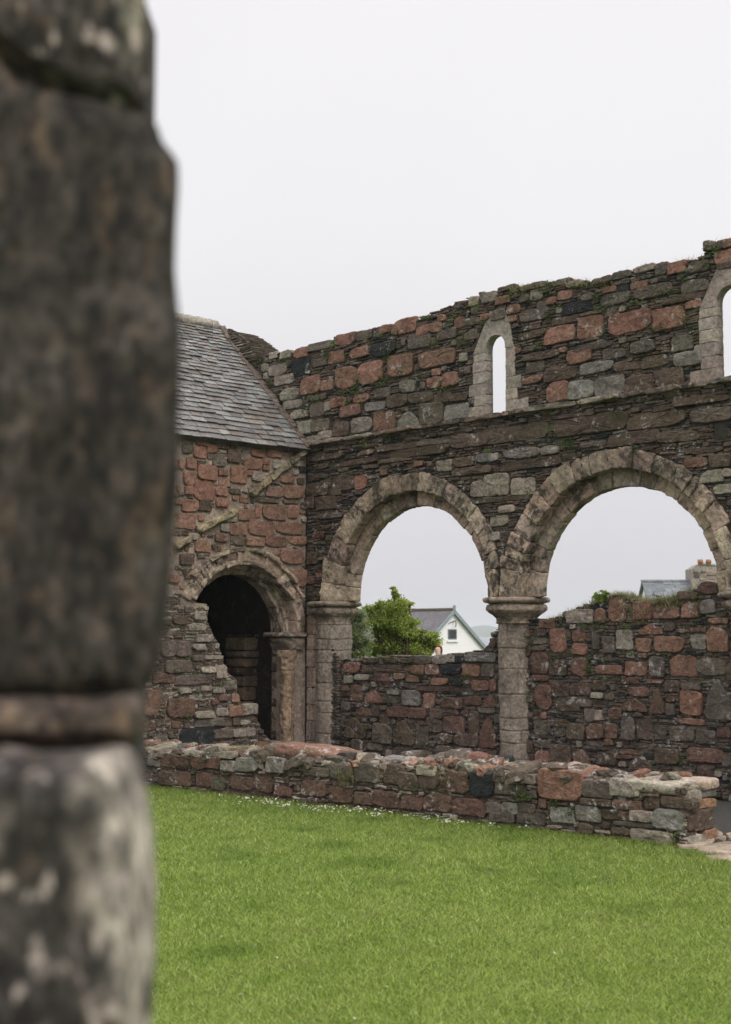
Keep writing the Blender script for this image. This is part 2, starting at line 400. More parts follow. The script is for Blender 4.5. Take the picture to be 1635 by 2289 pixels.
# nave floor: dark damp gravel
def lawn_edge(u): return 0
M_grav = flatmat('dark_gravel', (.062, .06, .055), .9, 60, .5, .2, .02)
b = Buf(); gx2 = np.linspace(-17, -4, 120); gy2 = np.linspace(11.0, D+.2, 40); XX, YY = np.meshgrid(gx2, gy2, indexing='ij')
lw = p0[1]+(XX-p0[0])*dv[1]/dv[0]; YY = np.maximum(YY, lw+.12)
setp(gridmesh('nave_floor', XX, YY, np.full(XX.shape, .004), M_grav), kind='structure')

# lawn blades
def pts_lawn(n):
    x = rng.uniform(60, 2050, n*3); y = 1741+(2310-1741)*rng.random(n*3)**1.15
    d = FW[None]+RT[None]*((x-CX)/F)[:, None]-UPV[None]*((y-CY)/F)[:, None]
    t = -CAMZ/d[:, 2]; P = CAM+d*t[:, None]
    f = P[:, 1] < p0[1]+(P[:, 0]-p0[0])*dv[1]/dv[0]+.03
    f |= (P[:, 0] > -7.0) & (P[:, 1] < 10.9)
    rel = (P-np.array([-7.05, 10.98, 0])); f &= ~((rel[:, 0] > -.5) & (P[:, 1] > 10.72+.12*np.sin(P[:, 0]*5)-.1*rel[:, 0]))
    return P[f][:n]
P = pts_lawn(620000); P[:, 2] = -.004
n1 = 1.25*vnoise(P*[1, 1, 0], .9, 5)+.75*vnoise(P*[1, 1, 0], 3.3, 6); n2 = vnoise(P*[1, 1, 0], 7, 8); n3 = rng.random(len(P))
cA = np.array([.220, .300, .040]); cB = np.array([.345, .408, .092]); cC = np.array([.50, .52, .22]); cD = np.array([.125, .195, .022])
k = np.clip(.5+.38*n1+.25*n2, 0, 1)[:, None]; col = cA*(1-k)+cB*k
col = np.where((n3 < .13)[:, None], cC, col); col = np.where((n3 > .80)[:, None], cD, col)
pt = np.clip(vnoise(P*[1, 1, 0], 2.1, 21)*2.2-.75, 0, 1)[:, None]; col = col*(1-.62*pt)+cD*.62*pt
pb = np.clip(vnoise(P*[1, 1, 0], 5.1, 23)*2.2-1.05, 0, 1)[:, None]*(rng.random(len(P)) < .5)[:, None]; col = col*(1-pb)+np.array([.27, .29, .09])*pb
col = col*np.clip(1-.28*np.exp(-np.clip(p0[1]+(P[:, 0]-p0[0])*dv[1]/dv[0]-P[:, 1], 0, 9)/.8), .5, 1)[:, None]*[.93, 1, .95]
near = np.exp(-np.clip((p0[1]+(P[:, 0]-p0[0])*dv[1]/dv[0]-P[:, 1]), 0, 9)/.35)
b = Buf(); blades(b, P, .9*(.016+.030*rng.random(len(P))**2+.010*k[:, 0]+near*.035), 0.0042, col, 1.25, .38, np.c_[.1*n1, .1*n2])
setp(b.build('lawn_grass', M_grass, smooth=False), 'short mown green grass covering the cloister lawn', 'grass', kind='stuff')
lawn_ed = None
print('lawn', len(P))

# ------------------------------------------------------------------ nave wall with its arches
C1, C2, C3, ZS, R1, R2, R3 = -14.33, -10.60, -6.87, 2.475, 1.39, 1.60, 1.85
TZ = .46
def topline():
    P = [(500, 733), (520, 738), (540, 752), (560, 778), (585, 800), (597, 795), (625, 789), (655, 785), (690, 775), (740, 762), (757, 750), (800, 742), (850, 730), (882, 722), (935, 712)]
    P += [(1050+x/2.776, 500+y/2.776) for x, y in [(0, 452), (70, 425), (175, 410), (290, 388), (420, 368), (540, 352), (610, 345), (740, 356), (885, 335), (893, 305), (1010, 292), (1030, 268), (1150, 262), (1230, 240), (1360, 228), (1450, 205), (1465, 125), (1530, 105), (1590, 98), (1624, 88)]]
    return [pxN(*p) for p in P]
TOP = topline(); TOPu = np.array([p[0] for p in TOP]+[-8.3, -6.8, -5.6, -4.6]); TOPv = np.array([p[1] for p in TOP]+[6.8, 6.72, 6.8, 6.75])
W1, W2 = -12.62, -8.88; WB, WS, WR = 5.02, 5.96, .18
def wall_outline(R, drop=.05):
    o = [(-21.3, 0), (-21.3, 4.7), (-19.0, 7.25)]
    o += [(u, v-drop) for u, v in zip(TOPu[1:], TOPv[1:])]
    o += [(-4.6, 0), (C3+R, 0), (C3+R, ZS)]+arcs(C3, ZS, R)[1:]+arcs(C2, ZS, R)+arcs(C1, ZS, R)+[(-16.32, ZS), (-16.32, 0)]
    return o
def win_hole(c, e, eb=0.0): return [(c-WR-e, WB-eb), (c+WR+e, WB-eb)]+arcs(c, WS, WR+e, 0, 180, 12)
nave = thing('nave_wall', (-12.6, D, 0), 'ruined nave wall with two round arches and a row of narrow windows, of pink granite and dark slate', 'wall')
DARK = (.050, .043, .036)
b = Buf()
prism(b, FN, wall_outline(R2+.04), [win_hole(W1, .03), win_hole(W2, .03)], -.014, -.165, DARK)
prism(b, FN, wall_outline(R1+.04), [win_hole(W1, .30), win_hole(W2, .30)], -.167, -.26, DARK)
prism(b, FN, wall_outline(R2+.04), [win_hole(W1, .42), win_hole(W2, .42)], -.262, -TZ, DARK)
b.build('wall_core', M_core, nave, smooth=False)

eave = pxN(690, 1000); ridge = pxN(498, 728)
def allow_nave(U, V):
    r = (U > -19.0) & (U < -4.6) & (V < np.interp(U, TOPu, TOPv)) & (V > 0)
    vg = ridge[1]+(U-ridge[0])*(eave[1]-ridge[1])/(eave[0]-ridge[0])       # above the chapel roof
    r &= (U > -16.67) | (V > vg+.06)
    for c in (C1, C2, C3):
        r &= ~((V < ZS) & (abs(U-c) < R2+.0)) & ~(np.hypot(U-c, V-ZS) < R3+.006+.13*np.clip((np.degrees(np.arctan2(V-ZS, U-c))-80)/90, 0, 1))
    r &= ~((V < ZS+.03) & (U > -16.69) & (U < -16.1)) & ~((V < ZS) & (U > C1) & (U < C3+1.4))
    return r
rn = Rubble(FN, -19.1, -4.6, 0, 7.5, allow_nave)
rn.occ |= (rn.V > 4.955) & (rn.V < 5.045) & (rn.U > -16.67)
# dressed surround blocks of the windows (units: metres around the window)
wins = []
def win_blocks(c):
    B = []; v = WB
    L = [(.40, .15), (.24, .15), (.33, .17), (.25, .16), (.26, .15), (.24, .12)]; Rr = [(.41, .17), (.21, .15), (.28, .17), (.17, .20), (.18, .21)]
    for w, h in L: B.append([(c-WR-w, v), (c-WR, v), (c-WR, v+h), (c-WR-w, v+h)]); v += h
    v = WB
    for w, h in Rr: B.append([(c+WR, v), (c+WR+w, v), (c+WR+w, v+h), (c+WR, v+h)]); v += h
    lint = [(c-WR-.24, WB+.90), (c-.30, WB+1.12), (c-.10, WB+1.46), (c+.17, WB+1.47), (c+.27, WB+1.24), (c+.34, WB+.90), (c+WR, WB+.90)]+arcs(c, WS, WR, 0, 180, 14)+[(c-WR, WB+.90)]
    return B, lint
for c in (W1, W2):
    B, lint = win_blocks(c)
    for q in B: rn.block(q)
    rn.block(lint+[]); rn.block(win_hole(c, .02)); wins.append((c, B, lint))
Z3 = "P290,275,105,75;G420,230,155,55;P610,180,140,85;G735,155,105,70;D820,140,60,65;P890,110,80,55;P1015,90,160,105;P1145,118,95,70;P1235,100,85,75;P1280,35,55,45;P1400,65,75,75;G1490,60,110,50;P1590,25,60,45;G1310,145,140,75;G1490,155,90,65;B290,380,135,125;L130,400,130,80;L175,465,130,70;G430,340,110,60;P540,310,100,90;P700,275,130,75;B870,255,170,90;G1120,195,160,105;P360,505,130,120;P475,500,90,75;P610,450,150,150;P785,415,165,155;P990,365,175,145;P1250,315,240,110;L1430,310,55,60;P1225,485,95,80;P1335,460,110,95;P555,620,115,70;P715,595,110,60;P640,680,150,80;G405,670,100,105;L478,650,42,70;G865,560,110,70;W1045,510,105,80;D970,615,140,85;D1130,590,160,75;D1280,590,120,70;D1400,585,110,55;W810,650,130,60;P870,750,155,125;W1050,745,140,115,tri;G1200,700,165,140;W1375,690,165,110;W720,780,135,105;D575,810,115,105;G435,780,115,85;L320,800,90,90;L465,850,90,55;L375,880,100,50;L220,565,125,80;L235,635,125,60;L280,705,120,60;D970,930,280,45;G1240,895,250,38;D1480,890,260,90;D1110,970,410,60;D470,1005,250,38;D680,1040,290,38;L1290,1065,110,80;D1430,1040,140,62;W1570,1010,110,60;D1480,1100,280,52;D590,1185,155,115;P708,1180,85,100;D960,1022,230,32;L100,295,60,50;L190,290,70,55;L40,380,50,60"
Z4 = "L30,480,60,60;L120,455,100,65;D230,400,120,32;G400,385,160,36;G580,362,90,40;L650,372,90,40;D820,352,140,38;G950,315,115,46;L1085,278,125,42;G1190,280,75,78;P1290,270,115,78;G1425,265,130,70;G1490,135,75,60;G1555,130,48,55;P1605,120,55,55;P1580,205,110,80;D1585,262,90,45;P210,475,90,46;L415,450,72,56;G345,465,56,46;P510,480,58,42;P590,440,95,60;P275,530,82,56;P100,580,52,42;G180,570,92,60;G450,495,66,40;P275,590,46,40;G400,565,175,72;B670,520,185,75;G740,450,75,52;G900,465,185,75;P875,410,80,36;P1050,380,105,44;B955,400,70,46;G1145,420,225,72;G1400,385,175,76;D1340,460,245,44;P1390,500,95,52;D600,600,155,44;P560,690,180,100;P750,640,160,135;P995,615,260,130;P1240,590,200,130;D390,690,175,46;G770,760,225,44;P680,830,150,75;G895,805,140,68;G1075,765,155,78;G1320,740,135,100;D450,820,210,46;G410,890,105,70;W790,890,195,72;D985,885,155,54;D1150,855,165,76;W1360,840,155,84;D570,935,195,80;P390,970,140,46;P550,1040,140,120;W700,1030,155,112;W875,1015,185,130;D1055,1000,165,120;D1245,960,175,120;D750,1250,450,105;D240,1310,470,95;D1160,1220,350,90;G1500,1190,250,88;D1020,1330,310,80;D1300,1320,240,66;G770,1370,155,36"
Z6 = "W265,95,225,62;D920,25,320,44;W440,75,115,54;L50,125,105,54;D310,165,395,60;D40,195,120,50;G725,50,165,52;L95,305,160,140;L265,315,150,115;L165,460,100,46;L105,540,120,70;P1395,155,145,68;D1550,145,140,82;L1500,250,155,82;L1570,330,120,62;L1600,225,55,52;D100,400,340,32;L75,640,70,60"
Z5 = "D200,240,155,92;D260,340,145,98;D135,340,85,90;R200,570,95,54;D160,740,72,88;R145,900,48,62;L1360,240,100,120;D330,265,90,40"
rn.block([pxN(1050+x/2.776, 500+y/2.776) for x, y in ((1505, 1225), (1600, 1235), (1610, 1330), (1520, 1345))])
rn.listed(parse(Z3, 580, 700, 3.123)); rn.listed(parse(Z4, 1050, 500, 2.776)); rn.listed(parse(Z6, 1080, 980, 2.926)); rn.listed(parse(Z5, 650, 1020, 3.248))
hi = lambda u, v: v > 5.1
lo = lambda u, v: v < 4.9 and u < -8.6
rn.medium([900, 1500, 4500], [(.25, .42, .18, .3), (.15, .28, .1, .18), (.08, .16, .06, .11)], 'PPGGDLG', lambda u, v: hi(u, v) or u > -8.7)
rn.medium([500, 900, 1800], [(.45, .8, .07, .12), (.25, .5, .05, .09), (.08, .2, .05, .09)], 'DDGDDP', lo)
rn.slates(.018, .045, 'DDGDGB', .08, .4, (-.008, .026))
rn.buf.build('rubble_facing', M_rub, nave, smooth=False)
# string course
b = Buf(); u = -16.66
while u < -4.7:
    l = min(rng.uniform(.35, .95), -4.65-u)
    stone(b, FN, [(u+.004, 4.965), (u+l-.004, 4.965+rng.uniform(-.006, .006)), (u+l-.004, 5.035), (u+.004, 5.03+rng.uniform(-.006, .006))], -.05, rng.uniform(.07, .10), pal('S', .2)*.8, .02, 22, .016, 1); u += l
b.build('string_course', M_ash, nave)
# windows
for c, B, lint in wins:
    b = Buf()
    for q in B: stone(b, FN, q, -.125, .012+rng.uniform(0, .006), pal('S', .16)*(1.02, 1.10, 1.22), .010, 20, .005, 0)
    prism(b, FN, lint, [], .016, -.125, pal('S', .08)*(1.0, 1.08, 1.2))
    b.build('window_surround', M_win, nave, smooth=False)
# arch rings of wedge stones
def vouss(buf, fr, c, zs, ra, rb0, n0, n1, cnt, key='S', a0=0, a1=180, jr=.018, rr=.013, wl=0.):
    w = rng.uniform(.5, 1.8, cnt); a = a0+(a1-a0)*np.r_[0, np.cumsum(w)/w.sum()]
    for i in range(cnt):
        rb = rb0+wl*np.clip(((a[i]+a[i+1])/2-80)/90, 0, 1)-1.1*wl*np.clip((30-(a[i]+a[i+1])/2)/26, 0, 1); g = .07; t = np.radians(np.linspace(a[i]+g, a[i+1]-g, 5)); e1, e2 = rng.uniform(-jr, jr, 2)
        P = [(c+(ra+e1*.5)*math.cos(x), zs+(ra+e1*.5)*math.sin(x)) for x in t]+[(c+(rb+e2)*math.cos(x), zs+(rb+e2)*math.sin(x)) for x in t[::-1]]
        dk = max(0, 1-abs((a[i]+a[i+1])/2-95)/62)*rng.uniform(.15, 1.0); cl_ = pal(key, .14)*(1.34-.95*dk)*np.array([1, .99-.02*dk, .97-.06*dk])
        stone(buf, fr, P, n0, n1+rng.uniform(-.014, .016), cl_, rr, 34, .022, 0)
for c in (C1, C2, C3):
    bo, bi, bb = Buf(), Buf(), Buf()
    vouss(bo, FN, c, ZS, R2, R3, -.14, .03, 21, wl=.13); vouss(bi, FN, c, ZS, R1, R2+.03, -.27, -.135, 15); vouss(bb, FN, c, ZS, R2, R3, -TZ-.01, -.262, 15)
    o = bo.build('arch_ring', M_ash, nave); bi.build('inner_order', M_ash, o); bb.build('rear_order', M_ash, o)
# small broken stub sticking out behind the first arch
# dressed blocks of the pier beside the chapel
b = Buf(); v = 0.0
while v < 2.44:
    h = min(rng.uniform(.2, .34), 2.46-v); s_ = rng.uniform(.08, .18)
    for a0_, a1_ in ((-16.68, -16.68+s_), (-16.68+s_, -16.42)):
        stone(b, FN, [(a0_+.003, v+.003), (a1_-.003, v+.003), (a1_-.003, v+h-.003), (a0_+.003, v+h-.003)], -.3, .0+rng.uniform(-.004, .006), pal('S', .18)*1.0, .008, 16, .006, 0)
    v += h
b.build('dressed_pier', M_shaft, nave)
# round piers
def lathe(buf, cx, cy, prof, segs, col, amp, joints=(), seed=0, colvar=.0):
    zz = []; rr_ = []
    for (r0, z0_), (r1_, z1_) in zip(prof[:-1], prof[1:]):
        n = max(1, int(abs(z1_-z0_)/.009+abs(r1_-r0)/.02)); t = np.linspace(0, 1, n, endpoint=False); zz += list(z0_+(z1_-z0_)*t); rr_ += list(r0+(r1_-r0)*t)
    zz.append(prof[-1][1]); rr_.append(prof[-1][0]); zz = np.array(zz); rr_ = np.array(rr_)
    th = np.linspace(0, 2*math.pi, segs, endpoint=False); TH, Z = np.meshgrid(th, zz); Rr = np.tile(rr_[:, None], (1, segs))
    P = np.stack([np.cos(TH)*Rr, np.sin(TH)*Rr, Z], -1)
    Rr = Rr+vnoise(P, 5, seed)*amp+vnoise(P, 19, seed+1)*amp*.5
    jm = np.zeros(Rr.shape)
    for k, jz in enumerate(joints):
        q_ = np.exp(-((Z-jz-.004*np.sin(TH*3+k))/.010)**2); Rr -= .012*q_; jm = np.maximum(jm, q_*np.clip(.8+vnoise(P, 7, 3), 0, 1))
    js = sorted(joints)
    band = np.searchsorted(js, Z)
    rr2 = np.random.default_rng(seed+5); tone = rr2.uniform(1-colvar, 1+colvar, (len(js)+1, 4)); sec = ((TH*2/math.pi+band*1.7) % 4).astype(int)
    cc = tone[band, sec]*(1-.5*jm)
    for k in range(len(js)+1):
        for s4 in range(4):
            dth = ((TH-(s4-k*1.7)*math.pi/2+math.pi) % (2*math.pi))-math.pi
            q_ = np.where(band == k, np.exp(-(dth*.25/.009)**2), 0); Rr -= .008*q_; cc = cc*(1-.4*q_)
    P = np.stack([cx+np.cos(TH)*Rr, cy+np.sin(TH)*Rr, Z], -1).reshape(-1, 3); m = segs; n = len(zz)
    i = (np.arange(n-1)[:, None]*m+np.arange(m)).ravel(); j = (np.arange(n-1)[:, None]*m+(np.arange(m)+1) % m).ravel()
    buf.addq(P, np.c_[i, j, j+m, i+m], np.array(col)[None]*cc.reshape(-1, 1)); 
    buf.add([(cx, cy, zz[-1]), *[P[(n-1)*m+k] for k in range(m)]], [(0, 1+k, 1+(k+1) % m) for k in range(m)], col)
capP = [(.25, 2.11), (.285, 2.12), (.275, 2.15), (.285, 2.19), (.33, 2.235), (.385, 2.27), (.415, 2.30), (.42, 2.34), (.40, 2.375), (.375, 2.385), (.40, 2.395), (.45, 2.41), (.462, 2.435), (.45, 2.465), (.41, 2.478)]
for k, (cx_, r_) in enumerate(((-12.50, .243), (-8.75, .243), (-16.25, .285))):
    b = Buf(); js = list(np.cumsum(np.random.default_rng(k).uniform(.16, .36, 9))); js = [z for z in js if z < 2.05]
    yc_ = D+(.235 if k < 2 else .20); lathe(b, cx_, yc_, [(r_+.02, 0), (r_, .03), (r_, 2.115)], 150, np.array(PAL['S'])*(.92, .95, .98), .012, js, k*3, .17)
    o = b.build('pier' if k < 2 else 'half_pier', M_shaft, nave)
    b = Buf(); lathe(b, cx_, yc_, capP if k < 2 else [(r*.93 if r > .3 else r, z) for r, z in capP], 96, pal('S', .03)*.95, .022, [2.385], k*3+9, .08); b.build('capital', M_ash, o)
b = Buf(); stone(b, FN, [(-16.5, 2.20), (-16.05, 2.17), (-15.95, 2.40), (-16.5, 2.40)], -.3, .03, pal('S')*.8, .03, 24, .03, 1)
stone(b, FN, [(-16.52, 2.40), (-15.9, 2.40), (-15.9, 2.475), (-16.52, 2.475)], -.3, .06, pal('S'), .03, 24, .02, 0); b.build('impost', M_ash, nave)

# ------------------------------------------------------------------ blocking walls under the arches
FI = Frame((0, D+.20, 0), (1, 0, 0), (0, 0, 1), (0, -1, 0))
FI1 = Frame((0, D+.05+16*.0588, 0), (1, .0588, 0), (0, 0, 1), (.0588, -.9983, 0))
def blocking(name, label, u0, u1, tops, lists, keys, FI):
    t = thing(name, ((u0+u1)/2, D+.45, 0), label, 'wall')
    tp = [FI.px(*p) for p in tops]; tu = np.array([p[0] for p in tp]); tv = np.array([p[1] for p in tp])
    b = Buf(); prism(b, FI, [(u0, 0), (u1, 0)]+[(u, v-.05) for u, v in zip(tu[::-1], tv[::-1])], [], -.012, -.25, (.085, .07, .058)); b.build('wall_core', M_core, t, smooth=False)
    r = Rubble(FI, u0, u1, 0, tv.max()+.1, lambda U, V: (V < np.interp(U, tu, tv)))
    for l in lists: r.listed(l, back=-.06)
    r.medium([350, 700, 2200], [(.2, .34, .16, .28), (.13, .22, .1, .16), (.07, .13, .05, .1)], keys)
    r.slates(.018, .045, 'DGGDB', .05, .28, (-.008, .018)); r.buf.build('rubble_facing', M_rub, t, smooth=False)
    # rough top stones through the thickness
    b = Buf(); u = u0+.05
    while u < u1-.05:
        w = rng.uniform(.10, .28); z = float(np.interp(u+w/2, tu, tv))
        for n in (.12, .22): boulder(b, FI.w(u+w/2, z-.04, -n), (w/2, .11, rng.uniform(.03, .055)), 0, pal('GDLDG'[int(rng.integers(5))])*.95, .12)
        u += w
    b.build('top_stones', M_rub, t); return t, tu, tv
def ico(sub=2):
    bm = bmesh.new(); bmesh.ops.create_icosphere(bm, subdivisions=sub, radius=1)
    V = np.array([v.co[:] for v in bm.verts]); Fc = [tuple(v.index for v in f.verts) for f in bm.faces]; bm.free(); return V, Fc
ICO = {k: ico(k) for k in (1, 2, 3, 4)}
def boulder(buf, c, half, rot, col, amp=.1, k=4.0, sub=3, tilt=(0, 0)):
    V, Fc = ICO[sub]; n = (np.abs(V)**k).sum(1)**(1/k); P = V/n[:, None]
    sd = float(rng.uniform(0, 99)); w = vnoise(V+sd, 1.3, 1)*amp*1.6+vnoise(V+sd, 3.1, 2)*amp*.6+vnoise(V+sd, 8, 3)*amp*.2
    P = P*(1+w[:, None])*np.array(half)
    P[:, 2] += P[:, 0]*tilt[0]+P[:, 1]*tilt[1]; cr_, sr = math.cos(rot), math.sin(rot)
    P = np.c_[P[:, 0]*cr_-P[:, 1]*sr, P[:, 0]*sr+P[:, 1]*cr_, P[:, 2]]+np.array(c); buf.add(P, Fc, col)
Z7 = "P120,300,120,75;D240,310,85,55;D430,308,250,45;P595,315,98,70;P705,315,102,76;B840,312,160,70;P985,315,130,90;G1110,320,100,90;L195,370,98,42;R335,372,106,60;P470,362,76,46;P565,380,90,50;P760,400,126,50;B880,395,86,64;P1055,430,128,80;P1150,430,42,90;R155,485,80,118;P275,510,118,90,tri;G410,530,126,55;W555,520,128,112;P685,540,76,112;W430,478,90,35;D800,455,390,34;R850,555,160,80;R1000,540,115,70;R1125,540,86,100,tri;R200,620,106,55;D285,620,66,76;R460,620,146,80;R600,630,120,80;D735,635,86,76;G1100,610,126,36;D360,680,76,74;D140,740,165,150,tri;G345,780,136,140;D495,770,155,180,tri;G630,800,100,140;D725,715,96,105;R860,715,155,120;D1010,700,76,170;R1110,775,125,230,tri;D795,820,115,80;D955,825,165,90;D1080,920,195,64;G900,885,76,36;G295,875,106,56;G640,245,126,60;W770,240,106,70;L840,235,70,50;B890,240,86,50;W1060,225,210,70;D1150,120,40,64;D1120,165,56,34;D400,245,106,40;D260,245,106,36;D520,250,86,34"
Z8 = "P290,310,105,65;L530,250,185,100;P675,245,80,104;P800,205,120,180;P985,210,134,130;P1160,225,190,88;P1330,215,116,104;W1460,185,105,104;R1455,45,126,92;D1310,100,145,64;P1535,285,145,40;D235,370,86,54;G235,435,96,36;G235,485,96,30;P365,430,120,172;P525,490,106,84;P520,400,86,70;G640,430,56,134;G740,460,86,124;L850,420,120,150;P1045,345,160,80,tri;P985,460,110,100;P1175,455,215,114;W1390,440,106,104;P1530,420,150,172;R1385,350,116,34;R240,590,116,152;D370,630,126,104;R525,620,106,124;P735,640,195,64;P930,630,155,104;G1090,615,106,144;P1275,610,195,154;G1480,620,205,124;R245,700,120,44;D535,780,160,90;D375,780,146,124;R265,840,116,180;D440,890,166,104;R895,720,126,44;P1075,725,106,30;R955,800,136,70;D1200,760,116,94;G1340,760,136,54;L655,825,86,44;G740,835,70,44;R925,895,186,98,tri;R1095,870,106,180,tri;P1335,880,155,180;G1540,860,200,280,tri;G570,880,86,54;G1185,930,56,84;P1330,1015,195,44;G600,970,86,94;L670,970,50,74;R780,960,96,84;G250,1060,116,112;D380,1030,146,44;G380,1090,86,74;D500,1090,126,112;R640,1090,116,114;R760,1085,86,114;G880,1070,96,162;D995,1070,116,162;G1110,1100,86,104;G1270,1110,175,104;G1445,1130,146,104;R1570,1095,96,76;G260,1180,116,54;D390,1250,146,140;R540,1280,116,120,tri;D725,1290,146,94;R895,1235,156,44,tri;D965,1320,155,104,tri;D1160,1265,166,112;R1440,1260,235,104;D1440,1390,126,110;G1590,1300,66,94;R850,1272,106,26;G640,1180,126,36"
blocking('blocking_wall', 'low rubble wall closing the left arch beside the dressed pier', -15.90, -12.5, [(752, 1472), (800, 1474), (870, 1466), (960, 1466), (1000, 1462), (1040, 1458), (1085, 1450), (1095, 1436), (1100, 1422), (1112, 1404), (1120, 1398)], [parse(Z7, 750, 1400, 3.248)], 'RDGGRL', FI1)
t, i2u, i2v = blocking('blocking_wall', 'taller grass-topped rubble wall closing the right arch, rising towards the chimney', -12.45, -5.3, [(1185, 1384), (1230, 1384), (1262, 1372), (1305, 1352), (1345, 1345), (1375, 1328), (1400, 1332), (1425, 1345), (1470, 1342), (1520, 1330), (1560, 1313), (1580, 1300), (1600, 1302), (1640, 1330)], [parse(Z8, 1135, 1300, 3.248)], 'RPGGDL', FI)

# ------------------------------------------------------------------ chapel
chap = thing('chapel', (-18.9, 11.5, 0), 'stone chapel with pink granite wall, dark arched doorway and slate roof adjoining the nave wall', 'building')
MORT = (.26, .205, .165)
CY_, CZ_, K3, K2, K1 = 12.90, 2.0, 1.24, 1.03, .90
stubpx = [(415, 1352), (465, 1350), (462, 1385), (476, 1415), (490, 1440), (497, 1468), (507, 1500), (530, 1520), (530, 1548), (545, 1590), (575, 1605), (590, 1640), (606, 1655)]
STUB = [FC.px(*p) for p in stubpx]; su = np.array([p[0] for p in STUB]); sv = np.array([p[1] for p in STUB])
def dhole(K):
    o = [(CY_+K-.0, .30), (CY_+K, CZ_)]+arcs(CY_, CZ_, K, 0, 180, 30)[1:]
    a = [p for p in o if not (p[0] < su[-1] and p[1] < np.interp(p[0], su, sv, left=3)) ]
    st = [(p[0], p[1]) for p in STUB if math.hypot(p[0]-CY_, p[1]-CZ_) < K or p[1] < CZ_]
    return a+st+[(su[-1]+.02, .30)]
b = Buf()
co = [(8.0, 0), (D-.002, 0), (D-.002, 4.93), (8.0, 4.93)]
prism(b, FC, co, [dhole(K2+.02)], -.02, -.20, MORT); prism(b, FC, co, [dhole(K1+.02)], -.201, -.42, MORT)
b.build('front_wall', M_chap, chap, smooth=False)
b = Buf(); WX = Frame((0, 0, 0), (1, 0, 0), (0, 0, 1), (0, -1, 0))
prism(b, Frame((0, 8.0, 0), (1, 0, 0), (0, 0, 1), (0, -1, 0)), [(-21.3, 0), (-17.3, 0), (-17.3, 5), (-18.98, 7.1), (-21.3, 4.8)], [], 0, -.6, MORT)
prism(b, Frame((-21.3, 0, 0), (0, 1, 0), (0, 0, 1), (1, 0, 0)), [(8.01, 0), (D-.01, 0), (D-.01, 4.8), (8.01, 4.8)], [], .6, 0, MORT)
b.build('rear_walls', M_chap, chap, smooth=False)
b = Buf(); b.add([(-21.2, 8, 3.3), (-16.8, 8, 3.3), (-16.8, D, 3.3), (-21.2, D, 3.3)], [(0, 1, 2, 3)], (.05, .045, .04)); b.build('vault', M_core, chap, smooth=False)
def allow_ch(U, V):
    r = (U > 8.0) & (U < D-.01) & (V > 0) & (V < 4.9)
    hole = (np.hypot(U-CY_, V-CZ_) < K3) & (V >= CZ_) | (abs(U-CY_) < K3) & (V < CZ_)
    st = V < np.interp(U, su, sv, left=2.5, right=.3)
    r &= ~hole | st
    # ring stays clear of the broken infill where it still stands
    ring = (np.hypot(U-CY_, V-CZ_) < K3) & (np.hypot(U-CY_, V-CZ_) > K1) & (V > sv[0]-.02)
    r &= ~ring & ~((U > CY_+K1) & (V < CZ_)) 
    return r
rc = Rubble(FC, 8.0, D, 0, 4.95, allow_ch)
# sloping drip course
drips = [[(686, 1003), (557, 1106), (4.2)], [(527, 1142), (441, 1185), 4.2], [(424, 1204), (387, 1222), 4.2]]
db = Buf()
for (xa, ya), (xb, yb), _ in drips:
    a = np.array(FC.px(xa, ya)); c = np.array(FC.px(xb, yb)); n = max(1, int(np.hypot(*(a-c))/.42)); d = (c-a)/n; e_ = np.array([-d[1], d[0]])/np.hypot(*d)*.045
    for k in range(n):
        p, q = a+d*(k+.01), a+d*(k+.99); P = [p-e_, q-e_, q+e_, p+e_]; stone(db, FC, P, -.05, .085+rng.uniform(-.01, .015), pal('L')*(1.1, 1.0, .8), .03, 24, .014, 0); rc.block([p-e_*1.1, q-e_*1.1, q+e_*1.1, p+e_*1.1])
Z1 = "P415,1245,95,82;D590,1270,100,82;D700,1280,56,52;P785,1270,52,48;P945,1280,58,36;P925,1350,122,74;P1075,1350,138,82;P395,1345,112,108;P510,1310,92,84;G285,1310,95,92;D710,1380,126,112;G575,1420,116,104;G488,1385,48,42;P885,1450,148,104;P990,1430,62,56;P995,1485,58,46;P320,1445,96,96;P225,1450,48,86;P460,1530,172,136;P610,1525,88,66;P745,1545,142,150;P840,1530,52,42;P305,1580,116,124;P620,1615,96,90;L950,1565,150,84;L1130,1460,140,80;G1070,1600,86,62;P1190,1590,128,70;D1310,1605,56,56;P440,1690,186,174;P595,1700,110,80;P295,1690,72,76;D700,1700,80,50;L930,1700,100,80;P1075,1705,148,98;P1245,1705,172,116;B1325,1500,56,56;L1250,1440,100,60;P310,1830,146,106;D440,1830,112,100;P600,1800,112,76;D1000,1785,196,32;D1220,1795,136,28;P820,1910,148,106;P925,1880,48,116;P1070,1890,206,136;P1240,1880,92,126;P260,1965,186,146;L680,1940,90,76;P745,2045,162,116;P955,2035,222,126;P1215,2035,232,116;P595,2120,126,84;D735,2140,126,92;P900,2155,172,84;P1090,2155,186,90;P1280,2145,166,80;P425,2200,136,112;L620,2030,76,72;L340,2110,90,60"
